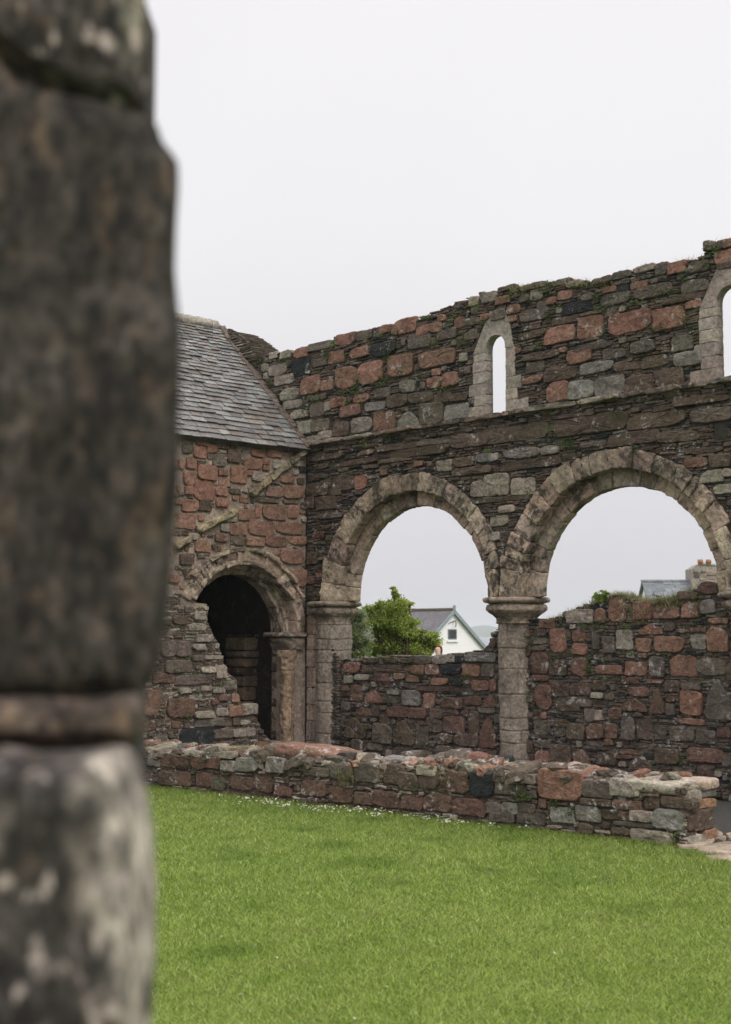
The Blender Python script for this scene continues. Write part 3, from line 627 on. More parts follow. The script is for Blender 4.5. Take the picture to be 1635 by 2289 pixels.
Z2 = "P1150,145,160,104;P1300,150,70,94;P1190,300,112,124;D385,165,96,82;P290,300,70,64;R335,1240,188,134;R120,1205,126,182;G250,810,116,120;G355,810,110,112;G320,940,186,92;L460,655,136,54;L510,735,126,58;D330,605,106,64;L480,570,86,64;G455,880,82,36;L580,875,116,28;L470,800,96,44;L535,965,96,42;L630,980,76,98;G400,1040,196,74;R210,1025,156,74;G690,1080,94,72;L520,1100,72,36;L610,1110,86,44;L445,1170,96,44;P735,1170,56,64;P745,1265,112,74;L840,1250,90,80;L505,1290,146,54;L640,1270,84,64;G550,1350,206,54;L790,1420,176,62;B450,1475,236,174;G640,1430,140,64;G640,1515,126,62;G180,1500,96,104;B110,1610,86,86;R230,1640,70,80;R335,1640,110,80"
rc.listed(parse(Z1, 350, 680, 4.06), prot=(.008, .03), j=.13)
rc.listed(parse(Z2, 300, 1200, 3.248), prot=(.02, .06), j=.13)
rc.medium([500, 900, 2500], [(.2, .32, .15, .24), (.13, .22, .1, .16), (.06, .12, .05, .1)], 'PPPDL', lambda u, v: v > 2.6, prot=(.0, .02))
rc.medium([200, 500, 800], [(.2, .32, .10, .2), (.13, .25, .06, .12), (.06, .12, .05, .08)], 'GLRDG', lambda u, v: v < 2.6, prot=(.0, .05))
# above: mostly mortar with thin slate pins, below: dry coursing
up = rc.V > 2.55; keep = rc.occ.copy(); rc.occ |= up & (vnoise(np.stack([rc.U*1.0, rc.V*2.4, rc.U*0], -1), 5, 3) > -.35)
rc.slates(.02, .04, 'DGLD', .05, .2, (-.015, .012)); 
rc.buf.build('granite_facing', M_chap, chap, smooth=False); db.build('drip_course', M_ash, chap)
bo, bi = Buf(), Buf()
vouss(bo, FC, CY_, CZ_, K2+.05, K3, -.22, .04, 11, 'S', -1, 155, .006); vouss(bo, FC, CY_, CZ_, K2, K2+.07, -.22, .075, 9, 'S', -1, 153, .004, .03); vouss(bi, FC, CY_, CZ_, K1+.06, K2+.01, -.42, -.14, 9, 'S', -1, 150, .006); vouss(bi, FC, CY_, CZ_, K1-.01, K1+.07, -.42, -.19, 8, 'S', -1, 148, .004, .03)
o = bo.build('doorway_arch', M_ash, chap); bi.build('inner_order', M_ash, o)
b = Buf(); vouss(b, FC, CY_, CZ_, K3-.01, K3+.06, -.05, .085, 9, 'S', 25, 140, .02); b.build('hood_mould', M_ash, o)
# right jamb: corbelled capital over a slim shaft
b = Buf()
stone(b, FC, [(13.70, 1.93), (14.16, 1.93), (14.16, 1.995), (13.70, 1.995)], -.5, .07, pal('S'), .03, 24, .02, 0)
stone(b, FC, [(13.80, 1.72), (14.12, 1.70), (14.16, 1.925), (13.70, 1.925)], -.4, .04, pal('S')*.7, .05, 24, .04, 1); b.build('corbel_capital', M_ash, chap)
b = Buf()
lathe(b, -16.82, 13.90, [(.12, .3), (.11, .9), (.115, 1.45), (.17, 1.72)], 48, pal('S')*(.98, .90, .76), .03, [1.4], 31, .1); b.build('jamb_shaft', M_shaft, chap)
b = Buf(); v = .0
while v < 1.9:
    h = min(rng.uniform(.2, .34), 1.92-v)
    stone(b, FC, [(14.0, v+.003), (D-.02, v+.003), (D-.02, v+h-.003), (14.0, v+h-.003)], -.6, -.03, pal('SSD'[int(rng.integers(3))], .15)*.8, .01, 16, .008, 0)
    stone(b, FC, [(13.82, v+.003), (13.99, v+.003), (13.99, v+h-.003), (13.82, v+h-.003)], -.44, -.30, pal('D', .15)*.8, .01, 16, .008, 0); v += h
b.build('door_jamb', M_shaft, chap)
# dressed pier seen inside the doorway
b = Buf(); FX = Frame((-17.95, 0, 0), (0, 1, 0), (0, 0, 1), (1, 0, 0)); ua, _ = FX.px(545, 1500); ub, _ = FX.px(614, 1500); v = .0; xs = ua+(ub-ua)*.42
while v < 1.95:
    h = min(rng.uniform(.12, .24), 1.97-v)
    for q0, q1 in ((ua, xs), (xs, ub)):
        stone(b, FX, [(q0+.012, v+.008), (q1-.012, v+.008), (q1-.012+rng.uniform(-.03, .02)*(q1 == ub), v+h-.008), (q0+.012, v+h-.008)], -.5, rng.uniform(-.01, .02), pal('SSLDSG'[int(rng.integers(6))], .2)*(.95, .85, .75), .015, 20, .02, 0)
    xs = ua+(ub-ua)*rng.uniform(.35, .65); v += h
b.build('inner_pier', M_shaft, chap)
# roof
EX, EZ, RX, RZ = A+.10, 4.92, ridge[0], 7.30
sl_ = math.hypot(RX-EX, RZ-EZ); FR = Frame((EX, 0, EZ), (0, 1, 0), ((RX-EX)/sl_, 0, (RZ-EZ)/sl_), ((RZ-EZ)/sl_, 0, (EX-RX)/sl_))
b = Buf(); box(b, FR, 8.0, D-.01, 0, sl_, -.10, -.012, (.08, .07, .07))
FR2 = Frame((RX, 0, RZ), (0, 1, 0), ((-21.4-RX)/3.4, 0, (4.85-RZ)/3.4), (-.7, 0, .7)); box(b, FR2, 8.0, D-.01, 0, 3.35, -.1, 0, (.08, .07, .07))
b.build('roof', M_slate, chap, smooth=False); roof = chap.children[-1]
roof = [o for o in bpy.data.objects if o.name.startswith('roof')][-1]
b = Buf(); v = -.05; row = 0
SC = np.array([(.165, .158, .150), (.14, .132, .128), (.195, .192, .186), (.165, .145, .135), (.125, .115, .108), (.17, .142, .122), (.105, .10, .098)])
while v < sl_-.06:
    ex = .135-.05*v/sl_; u = 8.0+rng.uniform(0, .2)
    while u < D-.04:
        w = min(rng.uniform(.15, .27)*(1.15-.35*v/sl_), D-.03-u); d0, d1 = rng.uniform(-.013, .013, 2); t = rng.uniform(.010, .02)
        n0_ = rng.uniform(.022, .042); tr = rng.uniform(0, .3)*w*(rng.random() < .5)
        P = [(u+.005, v+d0), (u+w-.006-tr*.4, v+d1), (u+w-.004, v+d1+.02), (u+w-.004, v+ex*1.9), (u+.003, v+ex*1.9)]
        nn = [n0_, n0_, n0_*.95, -.004, -.004]; tw = rng.uniform(-.004, .004)
        top = [FR.w(p[0], p[1], n+tw*(i in (1, 2))) for i, (p, n) in enumerate(zip(P, nn))]; bot = [FR.w(p[0], p[1], n-t*.8) for p, n in zip(P, nn)]
        k = int(rng.integers(0, len(SC))) if rng.random() < .75 else 2
        b.add(np.array(top+bot), [(0, 1, 2, 3, 4), (5, 6, 1, 0), (6, 7, 2, 1), (7, 8, 3, 2), (9, 5, 0, 4)], SC[k]*(1+rng.uniform(-.22, .22))*1.02)
        u += w
    v += ex; row += 1
b.build('slates', M_slate, roof, smooth=False)
b = Buf(); u = 8.0; FRG = Frame((RX, 0, RZ), (0, 1, 0), (-1, 0, 0), (0, 0, 1))
while u < D-.2:
    l = min(rng.uniform(.5, .8), D-.15-u); P = []
    ths = np.radians(np.linspace(-60, 240, 14)); n = 8
    V = [(RX+.02+.11*math.cos(t)*(1+.05*rng.normal()), u+.006+(l-.012)*k/n, RZ-.01+.095*math.sin(t)+.008*rng.normal()) for k in range(n+1) for t in ths]
    b.add(V, [(k*14+i, k*14+i+1, (k+1)*14+i+1, (k+1)*14+i) for k in range(n) for i in range(13)], (.36, .33, .28)); u += l
b.build('ridge_stones', M_win, roof)
b = Buf(); 
for k in range(26):
    v0_, v1_ = -.03+(sl_)*k/26, -.03+(sl_)*(k+1)/26; stone(b, FR, [(D-.12+rng.uniform(-.02, .01), v0_), (D+.01, v0_), (D+.01, v1_), (D-.12+rng.uniform(-.02, .01), v1_)], -.03, .05+rng.uniform(-.008, .012), np.array([.13, .10, .082])*rng.uniform(.85, 1.15), .012, 16, .012, 0)
b.build('verge_fillet', M_chap, roof)
# stepped slate coping of the gable above the verge
b = Buf()
for k in range(40):
    t = k/39; x = 506+(588-506)*t**.9; y = 738+(800-738)*t**1.25
    u, v = pxN(x, y); w = .28+.12*math.sin(t*3)+rng.uniform(-.04, .05)
    stone(b, FN, [(u-w-.1, v-.022), (u+rng.uniform(-.01, .03), v-.022), (u+rng.uniform(-.01, .05), v-.002), (u-w-.1, v-.002)], -.6, rng.uniform(.03, .08), pal('GLD'[k % 3])*1.1, .005, 12, .006, 0)
    if k < 22: stone(b, FN, [(u-w, v-.15-.03), (u-.05, v-.17), (u-.03, v-.15), (u-w, v-.15)], -.1, rng.uniform(.01, .05), pal('D')*.9, .005, 12, .006, 0)
b.build('gable_coping', M_rub, nave)

# ------------------------------------------------------------------ low ruined wall in front
low = thing('low_wall', (-11.4, 10.7, 0), 'low ruined rubble wall running along the lawn in front of the arches', 'wall')
lu = np.array([-1.6, 1.4, 2.49, 3.63, 4.92, 6.07, 7.25, 7.75]); lv = np.array([.42, .47, .52, .49, .56, .56, .54, .55])
LT = .54; SE = 7.74
b = Buf(); prism(b, FL, [(-1.6, 0), (SE-.03, 0)]+[(u-.03*(u > 7.5), v-.05) for u, v in zip(lu[::-1], lv[::-1])], [], -.015, -LT+.02, (.09, .065, .05)); b.build('wall_core', M_low, low, smooth=False)
rl = Rubble(FL, -1.6, SE, 0, .62, lambda U, V: V < np.interp(U, lu, lv))
Z9 = "R115,290,75,75;R210,295,115,88;R330,300,100,80;R425,300,80,75;L515,320,88,72;W640,310,136,94;W820,315,116,96;G960,320,146,62;G1080,355,150,60;G1240,360,136,100;G1400,360,156,120;D1570,370,136,130;W40,280,80,84;L515,250,86,42;D120,395,100,88;R230,400,96,94;R365,410,112,90;G455,430,86,84;R600,430,142,88;R740,435,126,108;R870,480,116,64;R1060,460,166,104;R1235,505,146,98;R1380,525,122,84;R1520,530,156,104"
ZA = "R50,320,116,70;R180,320,130,84;R330,340,166,84;G455,345,76,56;W535,350,86,56;R270,215,106,108;B395,230,120,124;D490,190,70,56;G605,200,126,46;D540,250,156,62;P785,230,212,144;G965,250,142,90;L1085,245,122,84;L1150,268,46,46;D955,315,150,32;R1115,330,146,46;D1235,320,76,66;D1360,320,155,56;L1185,385,112,56;W1315,400,148,102;W920,375,130,80;D1055,380,136,46;G1140,425,206,22;L1235,485,208,62;W790,380,120,80;G640,395,136,66;G500,390,116,46;D1080,460,86,36;G620,345,76,46;D30,215,90,90;D130,200,100,100;L120,160,90,50"
rl.listed(parse(Z9, 330, 1600, 2.849), back=-.12); rl.listed(parse(ZA, 900, 1650, 2.2095), back=-.12)
rl.medium([200, 400, 1200], [(.2, .3, .12, .2), (.12, .2, .08, .14), (.06, .12, .04, .09)], 'RGDLG', back=-.12)
rl.slates(.015, .035, 'DGDL', .05, .3, (-.012, .03)); rl.buf.build('rubble_facing', M_low, low, smooth=False)
FE = Frame(FL.w(SE, 0, 0), (-dv[1], dv[0], 0), (0, 0, 1), (dv[0], dv[1], 0))
re = Rubble(FE, 0, LT, 0, .6, lambda U, V: V < .53)
for k, u, v, w, h in [('L', .17, .05, .3, .10), ('O', .45, .07, .24, .10), ('D', .35, .22, .34, .2), ('O', .38, .37, .36, .09), ('L', .13, .45, .22, .13), ('W', .42, .48, .3, .11), ('D', .09, .22, .15, .14), ('D', .12, .35, .2, .08)]: re.put(k, u, v, w, h, None, back=-.1)
re.slates(.02, .04, 'DGL', .05, .2, (-.01, .02)); re.buf.build('end_facing', M_low, low)
b = Buf()
for k in range(560):
    s_ = rng.uniform(-1.4, 7.5); n = rng.uniform(.04, LT-.04)**1.0; w = rng.uniform(.03, .12)*(1.5 if rng.random() < .16 else 1); z = float(np.interp(s_, lu, lv))-.035+.085*math.sin(math.pi*n/LT)*(.6+.5*math.sin(s_*2.3)**2)+.02*float(vnoise(np.array([[s_*1.0, 0, 0]]), 2, 3)[0])
    boulder(b, FL.w(s_, z, -n), (w, w*rng.uniform(.5, .9), w*rng.uniform(.28, .6)+.006), rng.uniform(0, 3.1), pal('PLLWSPGDG'[int(rng.integers(9))])*1.0, .15, 6, 2, rng.uniform(-.3, .3, 2))
b.build('rubble_top', M_low, low, smooth=False)
# coping slabs at the right end
b = Buf()
for s_, n, hw, hd, hz, z, k, r in [(7.33, .17, .33, .20, .062, .525, 'L', .0), (7.50, .44, .30, .19, .055, .545, 'S', .06), (6.85, .48, .34, .17, .05, .53, 'W', -.05), (6.2, .46, .30, .16, .05, .545, 'L', .1), (6.35, .25, .22, .10, .05, .56, 'P', -.03), (5.4, .48, .25, .14, .05, .545, 'L', .1)]:
    boulder(b, FL.w(s_, z, -n), (hw, hd, hz), math.atan2(dv[1], dv[0])+r, pal(k, .05)*(1.45 if k in 'SL' else 1.1), .045, 7, 4)
b.build('coping_slab', M_low, low)
def loose(label, s_, n, half, z, k, r, kk=4, tl=(0, 0), amp=.12, mul=1.0):
    b = Buf(); c = FL.w(s_, z, -n); boulder(b, (0, 0, 0), half, r, pal(k, .03)*mul, amp, kk, 4, tl); o = b.build('loose_stone', M_low, None); o.location = c.tolist(); setp(o, label, 'stone', 'loose stones lying on the low wall'); return o
loose('long pink granite boulder lying on the low wall below the dressed pier', 2.75, .22, (.50, .20, .11), .565, 'P', .08, 5.5, (-.06, 0), .19, 1.1)
loose('squared black stone on the low wall in front of the round pier', 5.25, .40, (.19, .12, .075), .60, 'B', .15, 6, (.06, 0), .06, 1.1)
loose('squat grey stone on the low wall just left of the squared black stone', 4.83, .30, (.16, .11, .07), .585, 'G', .0, 5, (.08, 0), .08, 1.2)
loose('flat grey slab lying on the low wall before the dark doorway', 1.65, .26, (.27, .13, .035), .515, 'G', .1, 4, (.04, 0), .08, 1.3)
loose('thin grey slab behind the pink boulder on the low wall', 2.2, .46, (.28, .12, .04), .55, 'L', .05, 4, (0, 0), .08, 1.0)
loose('small grey wedge of stone standing on the low wall left of centre', 4.05, .46, (.11, .08, .055), .60, 'G', .5, 6, (.1, 0), .07, 1.2)
loose('pale grey slab lying just right of the squared black stone on the low wall', 5.75, .45, (.20, .12, .04), .585, 'L', .1, 5, (0, 0), .08, 1.0)

# ------------------------------------------------------------------ flagstones at the end of the low wall
M_flag = stonemat('flagstone', .18, .35, .1)
fl = [[(1508, 1893), (1535, 1882), (1578, 1876), (1600, 1879), (1590, 1890), (1545, 1898)], [(1572, 1872), (1602, 1862), (1618, 1868), (1612, 1878), (1590, 1879)], [(1622, 1866), (1690, 1862), (1700, 1876), (1630, 1880)],
      [(1556, 1900), (1600, 1888), (1650, 1884), (1700, 1884), (1705, 1905), (1640, 1912), (1600, 1912), (1568, 1908)], [(1600, 1872), (1625, 1874), (1622, 1882), (1604, 1880)], [(1570, 1915), (1620, 1916), (1700, 1910), (1705, 1922), (1600, 1926)]]
FG0 = Frame((0, 0, 0), (1, 0, 0), (0, 1, 0), (0, 0, 1))
pv = thing('flagstone_paving', (-6.8, 10.8, 0), 'pale irregular flagstones in the grass at the end of the low wall', 'paving')
for q in fl:
    P = [CAM[:2]+ray(x, y)[:2]*(-CAMZ/ray(x, y)[2]) for x, y in q]
    b = Buf(); stone(b, FG0, P, -.05, .022+rng.uniform(0, .008), pal('S', .06)*1.15, .012, 30, .008, 1); b.build('flagstone', M_flag, pv)

b = Buf()
for k in range(70):
    x, y = (rng.uniform(-7.3, -5.6), rng.uniform(11.15, 12.6)) if k % 2 else (rng.uniform(-7.15, -6.3), rng.uniform(10.95, 11.3)); w_ = rng.uniform(.01, .035); boulder(b, (x, y, .01), (w_, w_*.8, w_*.5), rng.uniform(0, 3), pal('GDSR'[int(rng.integers(4))]), .12, 4, 1)
setp(b.build('stone_chips', M_low, smooth=False), 'small loose stone chips scattered on the gravel beside the low wall end', 'chips', kind='stuff')

# ------------------------------------------------------------------ foreground doorway jamb
FP = Frame((-math.sin(YAW)*1.42, math.cos(YAW)*1.42, 0), RT, (0, 0, 1), (math.sin(YAW), -math.cos(YAW), 0))
jamb = thing('doorway_jamb', tuple(FP.w(-.4, 0, -.2)), 'blurred dark lichened stone jamb close to the camera at the left edge', 'wall')
SF = [('dark', .0, [(-700, -260), (300, -250), (312, -60), (320, 0), (333, 60), (337, 140), (331, 235), (326, 262), (250, 246), (160, 230), (90, 196), (50, 176), (0, 124), (-250, 112), (-700, 112)], 1.0, 1.3),
      ('dark', .0, [(-700, 118), (-250, 125), (0, 138), (30, 172), (60, 190), (90, 192), (160, 212), (240, 232), (290, 248), (345, 270), (357, 290), (362, 315), (385, 340), (400, 362), (401, 420), (395, 500), (393, 600), (398, 660), (405, 740), (404, 850), (402, 1000), (398, 1120), (392, 1220), (384, 1320), (372, 1420), (355, 1500), (325, 1545), (100, 1558), (-700, 1560)], .95, 1.0),
      ('tan', .02, [(-700, 1562), (100, 1554), (200, 1560), (305, 1546), (322, 1572), (328, 1600), (322, 1640), (300, 1660), (230, 1662), (180, 1674), (60, 1655), (-700, 1658)], 1.7, 1.4),
      ('pale', .16, [(-700, 1668), (0, 1664), (120, 1680), (285, 1664), (308, 1700), (328, 1760), (342, 1850), (349, 2000), (348, 2150), (338, 2289), (330, 2500), (-700, 2500)], 1.0, 1.2)]
for k, (nm, n, P, mul, _) in enumerate(SF):
    nb = n-(.035, .04, .05, .15)[k]                         # the traced outline is the far arris of each block
    b = Buf(); pc = [FP.px(x, y, nb) for x, y in P]
    colr = {'dark': np.array([.034, .028, .0225]), 'tan': np.array([.050, .037, .028]), 'pale': np.array([.034, .029, .026])}[nm]*mul  # shade of the entry is put into these dark base colours
    Pq = resample(chaikin(np.array(pc), 1), 260)
    T = np.roll(Pq, -1, 0)-np.roll(Pq, 1, 0); Nn = np.c_[-T[:, 1], T[:, 0]]; Nn /= np.linalg.norm(Nn, axis=1)[:, None]
    rt_ = Pq[:, 0] > np.percentile(Pq[:, 0], 90)
    if Nn[rt_][:, 0].mean() > 0: Nn = -Nn
    rings = [(9, nb-.34), (0, nb), (.001, (nb+n)*.5), (.004, n-.02), (.010, n-.007), (.020, n)]; Vs = []; m = len(Pq)
    Nn = sum(np.roll(Nn, q, 0) for q in range(-9, 10)); Nn /= np.linalg.norm(Nn, axis=1)[:, None]
    for ins, nn in rings: Q = Pq+Nn*ins if ins < 1 else Pq-[.075, 0]; Vs.append(FP.w(Q[:, 0], Q[:, 1], nn))
    Q0 = Pq+Nn*.020; cc_ = Q0.mean(0)
    for s_ in np.linspace(.94, .05, 18):
        Q = cc_+(Q0-cc_)*s_; Vs.append(FP.w(Q[:, 0], Q[:, 1], n+.002))
    V = np.concatenate(Vs); d = vnoise(V, 14, 5+k)*.008+vnoise(V, 45, 6)*.0035; V = V+(d*np.where(np.arange(len(V)) < m*2, .35, 1))[:, None]*(FP.N+FP.U*.4)
    K = len(Vs); Fc = [(a*m+i, a*m+(i+1) % m, (a+1)*m+(i+1) % m, (a+1)*m+i) for a in range(K-1) for i in range(m)]+[tuple(range((K-1)*m, K*m))]
    blot = np.clip(vnoise(V, 34, 30+k)*1.7-.5, 0, 1)*(.5 if nm == 'pale' else .35 if nm == 'tan' else .18); cols = colr*(1-blot[:, None])+np.array([.27, .225, .19])*blot[:, None]
    blot = np.clip(vnoise(V*[1, 1, .6], 11, 50+k)*1.5-.1, 0, 1)*.6; cols = cols*(1-blot[:, None])+colr*.4*blot[:, None]
    ed = np.where(V@FP.N*0+1 > 0, 1, 0)
    uu = (V-FP.O)@FP.U; vv = (V-FP.O)@FP.V; q_ = np.array(pc); sel = q_[:, 0] > q_[:, 0].max()-.08; o_ = np.argsort(q_[sel, 1]); ur = np.interp(vv, q_[sel][o_, 1], q_[sel][o_, 0])
    if nm == 'pale': w = np.clip(1.15-(ur-uu+vnoise(V, 18, 11)*.016)/.030, 0, 1)*np.clip(.7+vnoise(V, 24, 12)*1.1, 0, 1); cols = cols*(1-w[:, None])+np.array([.52, .46, .39])*w[:, None]  # sky-lit side face painted as a pale right edge, broken up like lichen
    if k == 0: w = np.clip(1-(ur-uu)/.03, 0, 1)*np.clip(.1+vnoise(V, 30, 12)*1.3, 0, 1); cols = cols*(1-w[:, None])+np.array([.40, .37, .27])*w[:, None]  # lichen-coloured right edge, also painted in for the lit side face
    b.add(V, Fc, cols); b.build('jamb_stone', M_fg2 if k in (0, 3) else M_fg3 if k == 2 else M_fg, jamb)
b = Buf(); box(b, FP, FP.px(-700, 1000)[0], FP.px(215, 1000)[0], -.0, FP.px(0, -250)[1], -.36, -.05, (.02, .016, .013)); box(b, FP, FP.px(-700, 1000)[0]+.01, FP.px(285, 1000)[0], -.0, FP.px(0, -250)[1]-.01, -.075, -.022, (.02, .016, .013)); b.build('joint_filling', M_fg, jamb, smooth=False)

# ------------------------------------------------------------------ plants rooted in the walls
G1 = np.array([.075, .125, .028]); G2 = np.array([.12, .17, .04]); G3 = np.array([.05, .09, .02])
def tuft(b, c, r, n, col, size=.035, flat=.45, Nn=FN.N, droop=.2):
    P = rng.normal(size=(n, 3)); P *= (rng.random((n, 1))**.4/np.linalg.norm(P, axis=1)[:, None]); P = P*np.array(r)
    P = np.array(c)+P; leaves(b, P, size, col, droop, .55)
b = Buf()
def plants(L, ox, oy, k, fr, n=.05, dens=1.0):
    for x, y, w, h in L:
        X, Y = ox+x/k, oy+y/k; u, v = fr.px(X, Y); ua, _ = fr.px(X-w/2/k, Y); ub, _ = fr.px(X+w/2/k, Y); _, va = fr.px(X, Y+h/2/k); _, vb = fr.px(X, Y-h/2/k)
        W, Hh = abs(ub-ua)/2, (vb-va)/2; cnt = int(dens*min(260, 30+W*Hh*6500)); g = [G1, G2, G3][int(rng.integers(3))]
        P = rng.uniform(-1, 1, (cnt, 2)); P = P[(P**2).sum(1) < 1+.4*rng.normal(size=len(P))*.5]
        nz_ = vnoise(np.c_[P*2.4, P[:, :1]*0+X], 1, 2); P = P[nz_ > -.25]
        leaves(b, fr.w(u+P[:, 0]*W, v+P[:, 1]*Hh, n+rng.uniform(-.03, .04, len(P))), .034, g*rng.uniform(.8, 1.2), .25, .5)
plants([(700, 500, 80, 150), (640, 560, 160, 50), (530, 220, 60, 90), (480, 290, 50, 80), (200, 340, 80, 45), (30, 350, 80, 50), (95, 480, 40, 50), (325, 680, 60, 70), (400, 600, 120, 60), (860, 480, 130, 80), (980, 430, 120, 40), (1125, 450, 60, 130), (1230, 200, 120, 60), (1290, 530, 100, 50), (780, 175, 40, 40), (860, 160, 60, 40), (760, 900, 60, 90), (920, 880, 40, 60), (1160, 790, 50, 30), (735, 640, 60, 50), (640, 620, 30, 40), (1430, 200, 90, 50), (1360, 30, 100, 40), (540, 1075, 50, 40), (660, 860, 60, 40), (900, 310, 50, 60), (1180, 30, 130, 40), (960, 155, 70, 35)], 580, 700, 3.123, FN)
plants([(310, 430, 110, 60), (500, 400, 90, 90), (230, 470, 60, 40), (800, 460, 60, 70), (1240, 430, 140, 70), (500, 570, 60, 50), (440, 770, 60, 40), (840, 670, 40, 60), (1360, 600, 60, 60), (1380, 640, 90, 30), (870, 370, 120, 35), (700, 400, 90, 30), (1500, 160, 90, 50), (1540, 180, 60, 40), (1350, 330, 50, 60), (1480, 270, 50, 50), (520, 1290, 70, 110), (620, 1360, 130, 50), (720, 1105, 60, 25), (1040, 1050, 60, 30), (90, 610, 60, 35), (40, 520, 100, 50), (1040, 500, 120, 40), (820, 530, 90, 35), (1170, 650, 120, 30), (780, 380, 60, 30), (930, 1180, 40, 40), (400, 470, 40, 50), (560, 520, 60, 30)], 1050, 500, 2.776, FN)
plants([(350, 120, 130, 60), (570, 40, 110, 90), (320, 350, 40, 50), (45, 80, 40, 30), (1000, 70, 40, 20)], 1080, 980, 2.926, FN)
plants([(650, 320, 120, 50), (830, 300, 100, 60), (980, 290, 90, 50), (560, 325, 60, 40), (720, 360, 60, 60), (880, 350, 60, 60), (1250, 160, 100, 60), (1380, 120, 60, 90), (1390, 210, 80, 80), (1410, 290, 90, 80), (1590, 230, 80, 50), (600, 600, 50, 120), (165, 440, 25, 150), (170, 820, 25, 70), (380, 550, 120, 50), (450, 520, 120, 40), (700, 550, 80, 40), (890, 520, 90, 40), (760, 700, 200, 30), (1290, 1290, 120, 60), (1160, 525, 60, 40), (1100, 110, 60, 40), (400, 330, 60, 60)], 1135, 1300, 3.248, FI)
plants([(620, 350, 60, 50), (540, 350, 50, 40), (500, 290, 40, 40), (960, 370, 60, 30), (410, 240, 80, 20), (340, 225, 100, 30), (560, 250, 80, 25), (250, 740, 40, 40)], 750, 1400, 3.248, FI1)
plants([(380, 870, 60, 30), (300, 1140, 60, 40), (370, 1315, 50, 40), (270, 970, 60, 30), (180, 1270, 40, 50), (450, 1130, 60, 30), (600, 1090, 80, 40), (430, 990, 60, 15), (800, 1365, 60, 15), (10, 1520, 50, 90)], 300, 1200, 3.248, FC, .06)
plants([(640, 1170, 160, 60), (760, 1190, 90, 60), (70, 1090, 60, 90), (120, 1120, 40, 80), (1370, 1240, 120, 60)], 750, 1400, 3.248, FL, .05)
plants([(600, 285, 80, 40), (840, 360, 40, 40), (1355, 480, 40, 60), (760, 320, 60, 20)], 900, 1650, 2.2095, FL, .05)
# dry and green grass on the wall heads
def topgrass(fr, pts, dens, h, cols, n0, n1):
    pu = np.array([fr.px(*p) for p in pts]); L = pu[-1, 0]-pu[0, 0]; n = int(L*dens); u = rng.uniform(pu[0, 0], pu[-1, 0], n)
    keep = vnoise(np.c_[u*3.0, u*0, u*0], 1, 9) > -.35; u = u[keep]; v = np.interp(u, pu[:, 0], pu[:, 1])
    B = fr.w(u, v-.04+rng.uniform(-.02, .02, len(u)), rng.uniform(n0, n1, len(u))); cl = np.array(cols)[rng.integers(0, len(cols), len(u))]
    blades(b, B, h, .006, cl, .9, .2)
DRY = [(.33, .26, .15), (.28, .20, .11), (.22, .22, .08), (.36, .31, .19)]; GRN = [(.13, .19, .04), (.20, .24, .07), (.24, .26, .09)]
topgrass(FI, [(1215, 1392), (1262, 1374), (1290, 1362), (1320, 1350)], 1100, .10, DRY+GRN, -.2, .03)
topgrass(FI, [(1320, 1346), (1345, 1338), (1375, 1328), (1400, 1332), (1425, 1345), (1470, 1342), (1520, 1330), (1550, 1318)], 1900, .10, DRY+DRY+GRN+GRN, -.3, .04)
topgrass(FI, [(1400, 1350), (1430, 1368), (1480, 1352), (1530, 1345)], 500, .09, DRY, -.02, .07)
topgrass(FI1, [(780, 1474), (870, 1470), (960, 1470)], 500, .07, GRN+DRY, -.3, .0)
T4 = lambda L: [(1050+x/2.776, 500+y/2.776) for x, y in L]
topgrass(FN, T4([(250, 400), (400, 385), (540, 372)]), 700, .09, DRY+GRN[:1], -.1, .06); topgrass(FN, T4([(600, 370), (680, 372), (740, 368)]), 1400, .11, DRY, -.2, .06)
topgrass(FN, T4([(950, 300), (1100, 262), (1180, 255)]), 260, .09, DRY, -.2, .02); topgrass(FN, T4([(1290, 240), (1380, 235), (1460, 212)]), 700, .12, DRY, -.2, .02)
topgrass(FN, T4([(1500, 130), (1635, 100)]), 300, .1, DRY, -.2, .0); topgrass(FL, [(500, 1668), (620, 1672)], 500, .05, DRY, -.3, -.05)
# hanging grass tufts on the low wall face
for x, y, n in ((772, 1738, 90), (790, 1732, 60), (998, 1725, 60), (860, 1722, 30)):
    u, v = FL.px(x, y); c = FL.w(u+rng.uniform(-.06, .06, n), v+rng.uniform(-.12, .05, n), .06); blades(b, c, .09, .005, np.array(DRY)[rng.integers(0, 3, n)], .8, .2)
# lusher grass at the foot of the walls
setp(b.build('wall_plants', M_leaf, smooth=False), 'small ferns, weeds and dry grass growing in the joints and on the heads of the walls', 'plants', kind='stuff')
b = Buf(); u, v = FI.px(1345, 1342)
for k in range(16):
    c0 = FI.w(u+rng.uniform(-.11, .11), v-.03, .0); d = np.array([rng.uniform(-.06, .06), 0, rng.uniform(.06, .14)]); P = c0+d[None]*np.linspace(.3, 1, 4)[:, None]; leaves(b, P, .075, (.20, .30, .05), 0, .75)
setp(b.build('leafy_weed', M_leaf, smooth=False), 'bright green broad-leaved weed on top of the right blocking wall', 'plant')

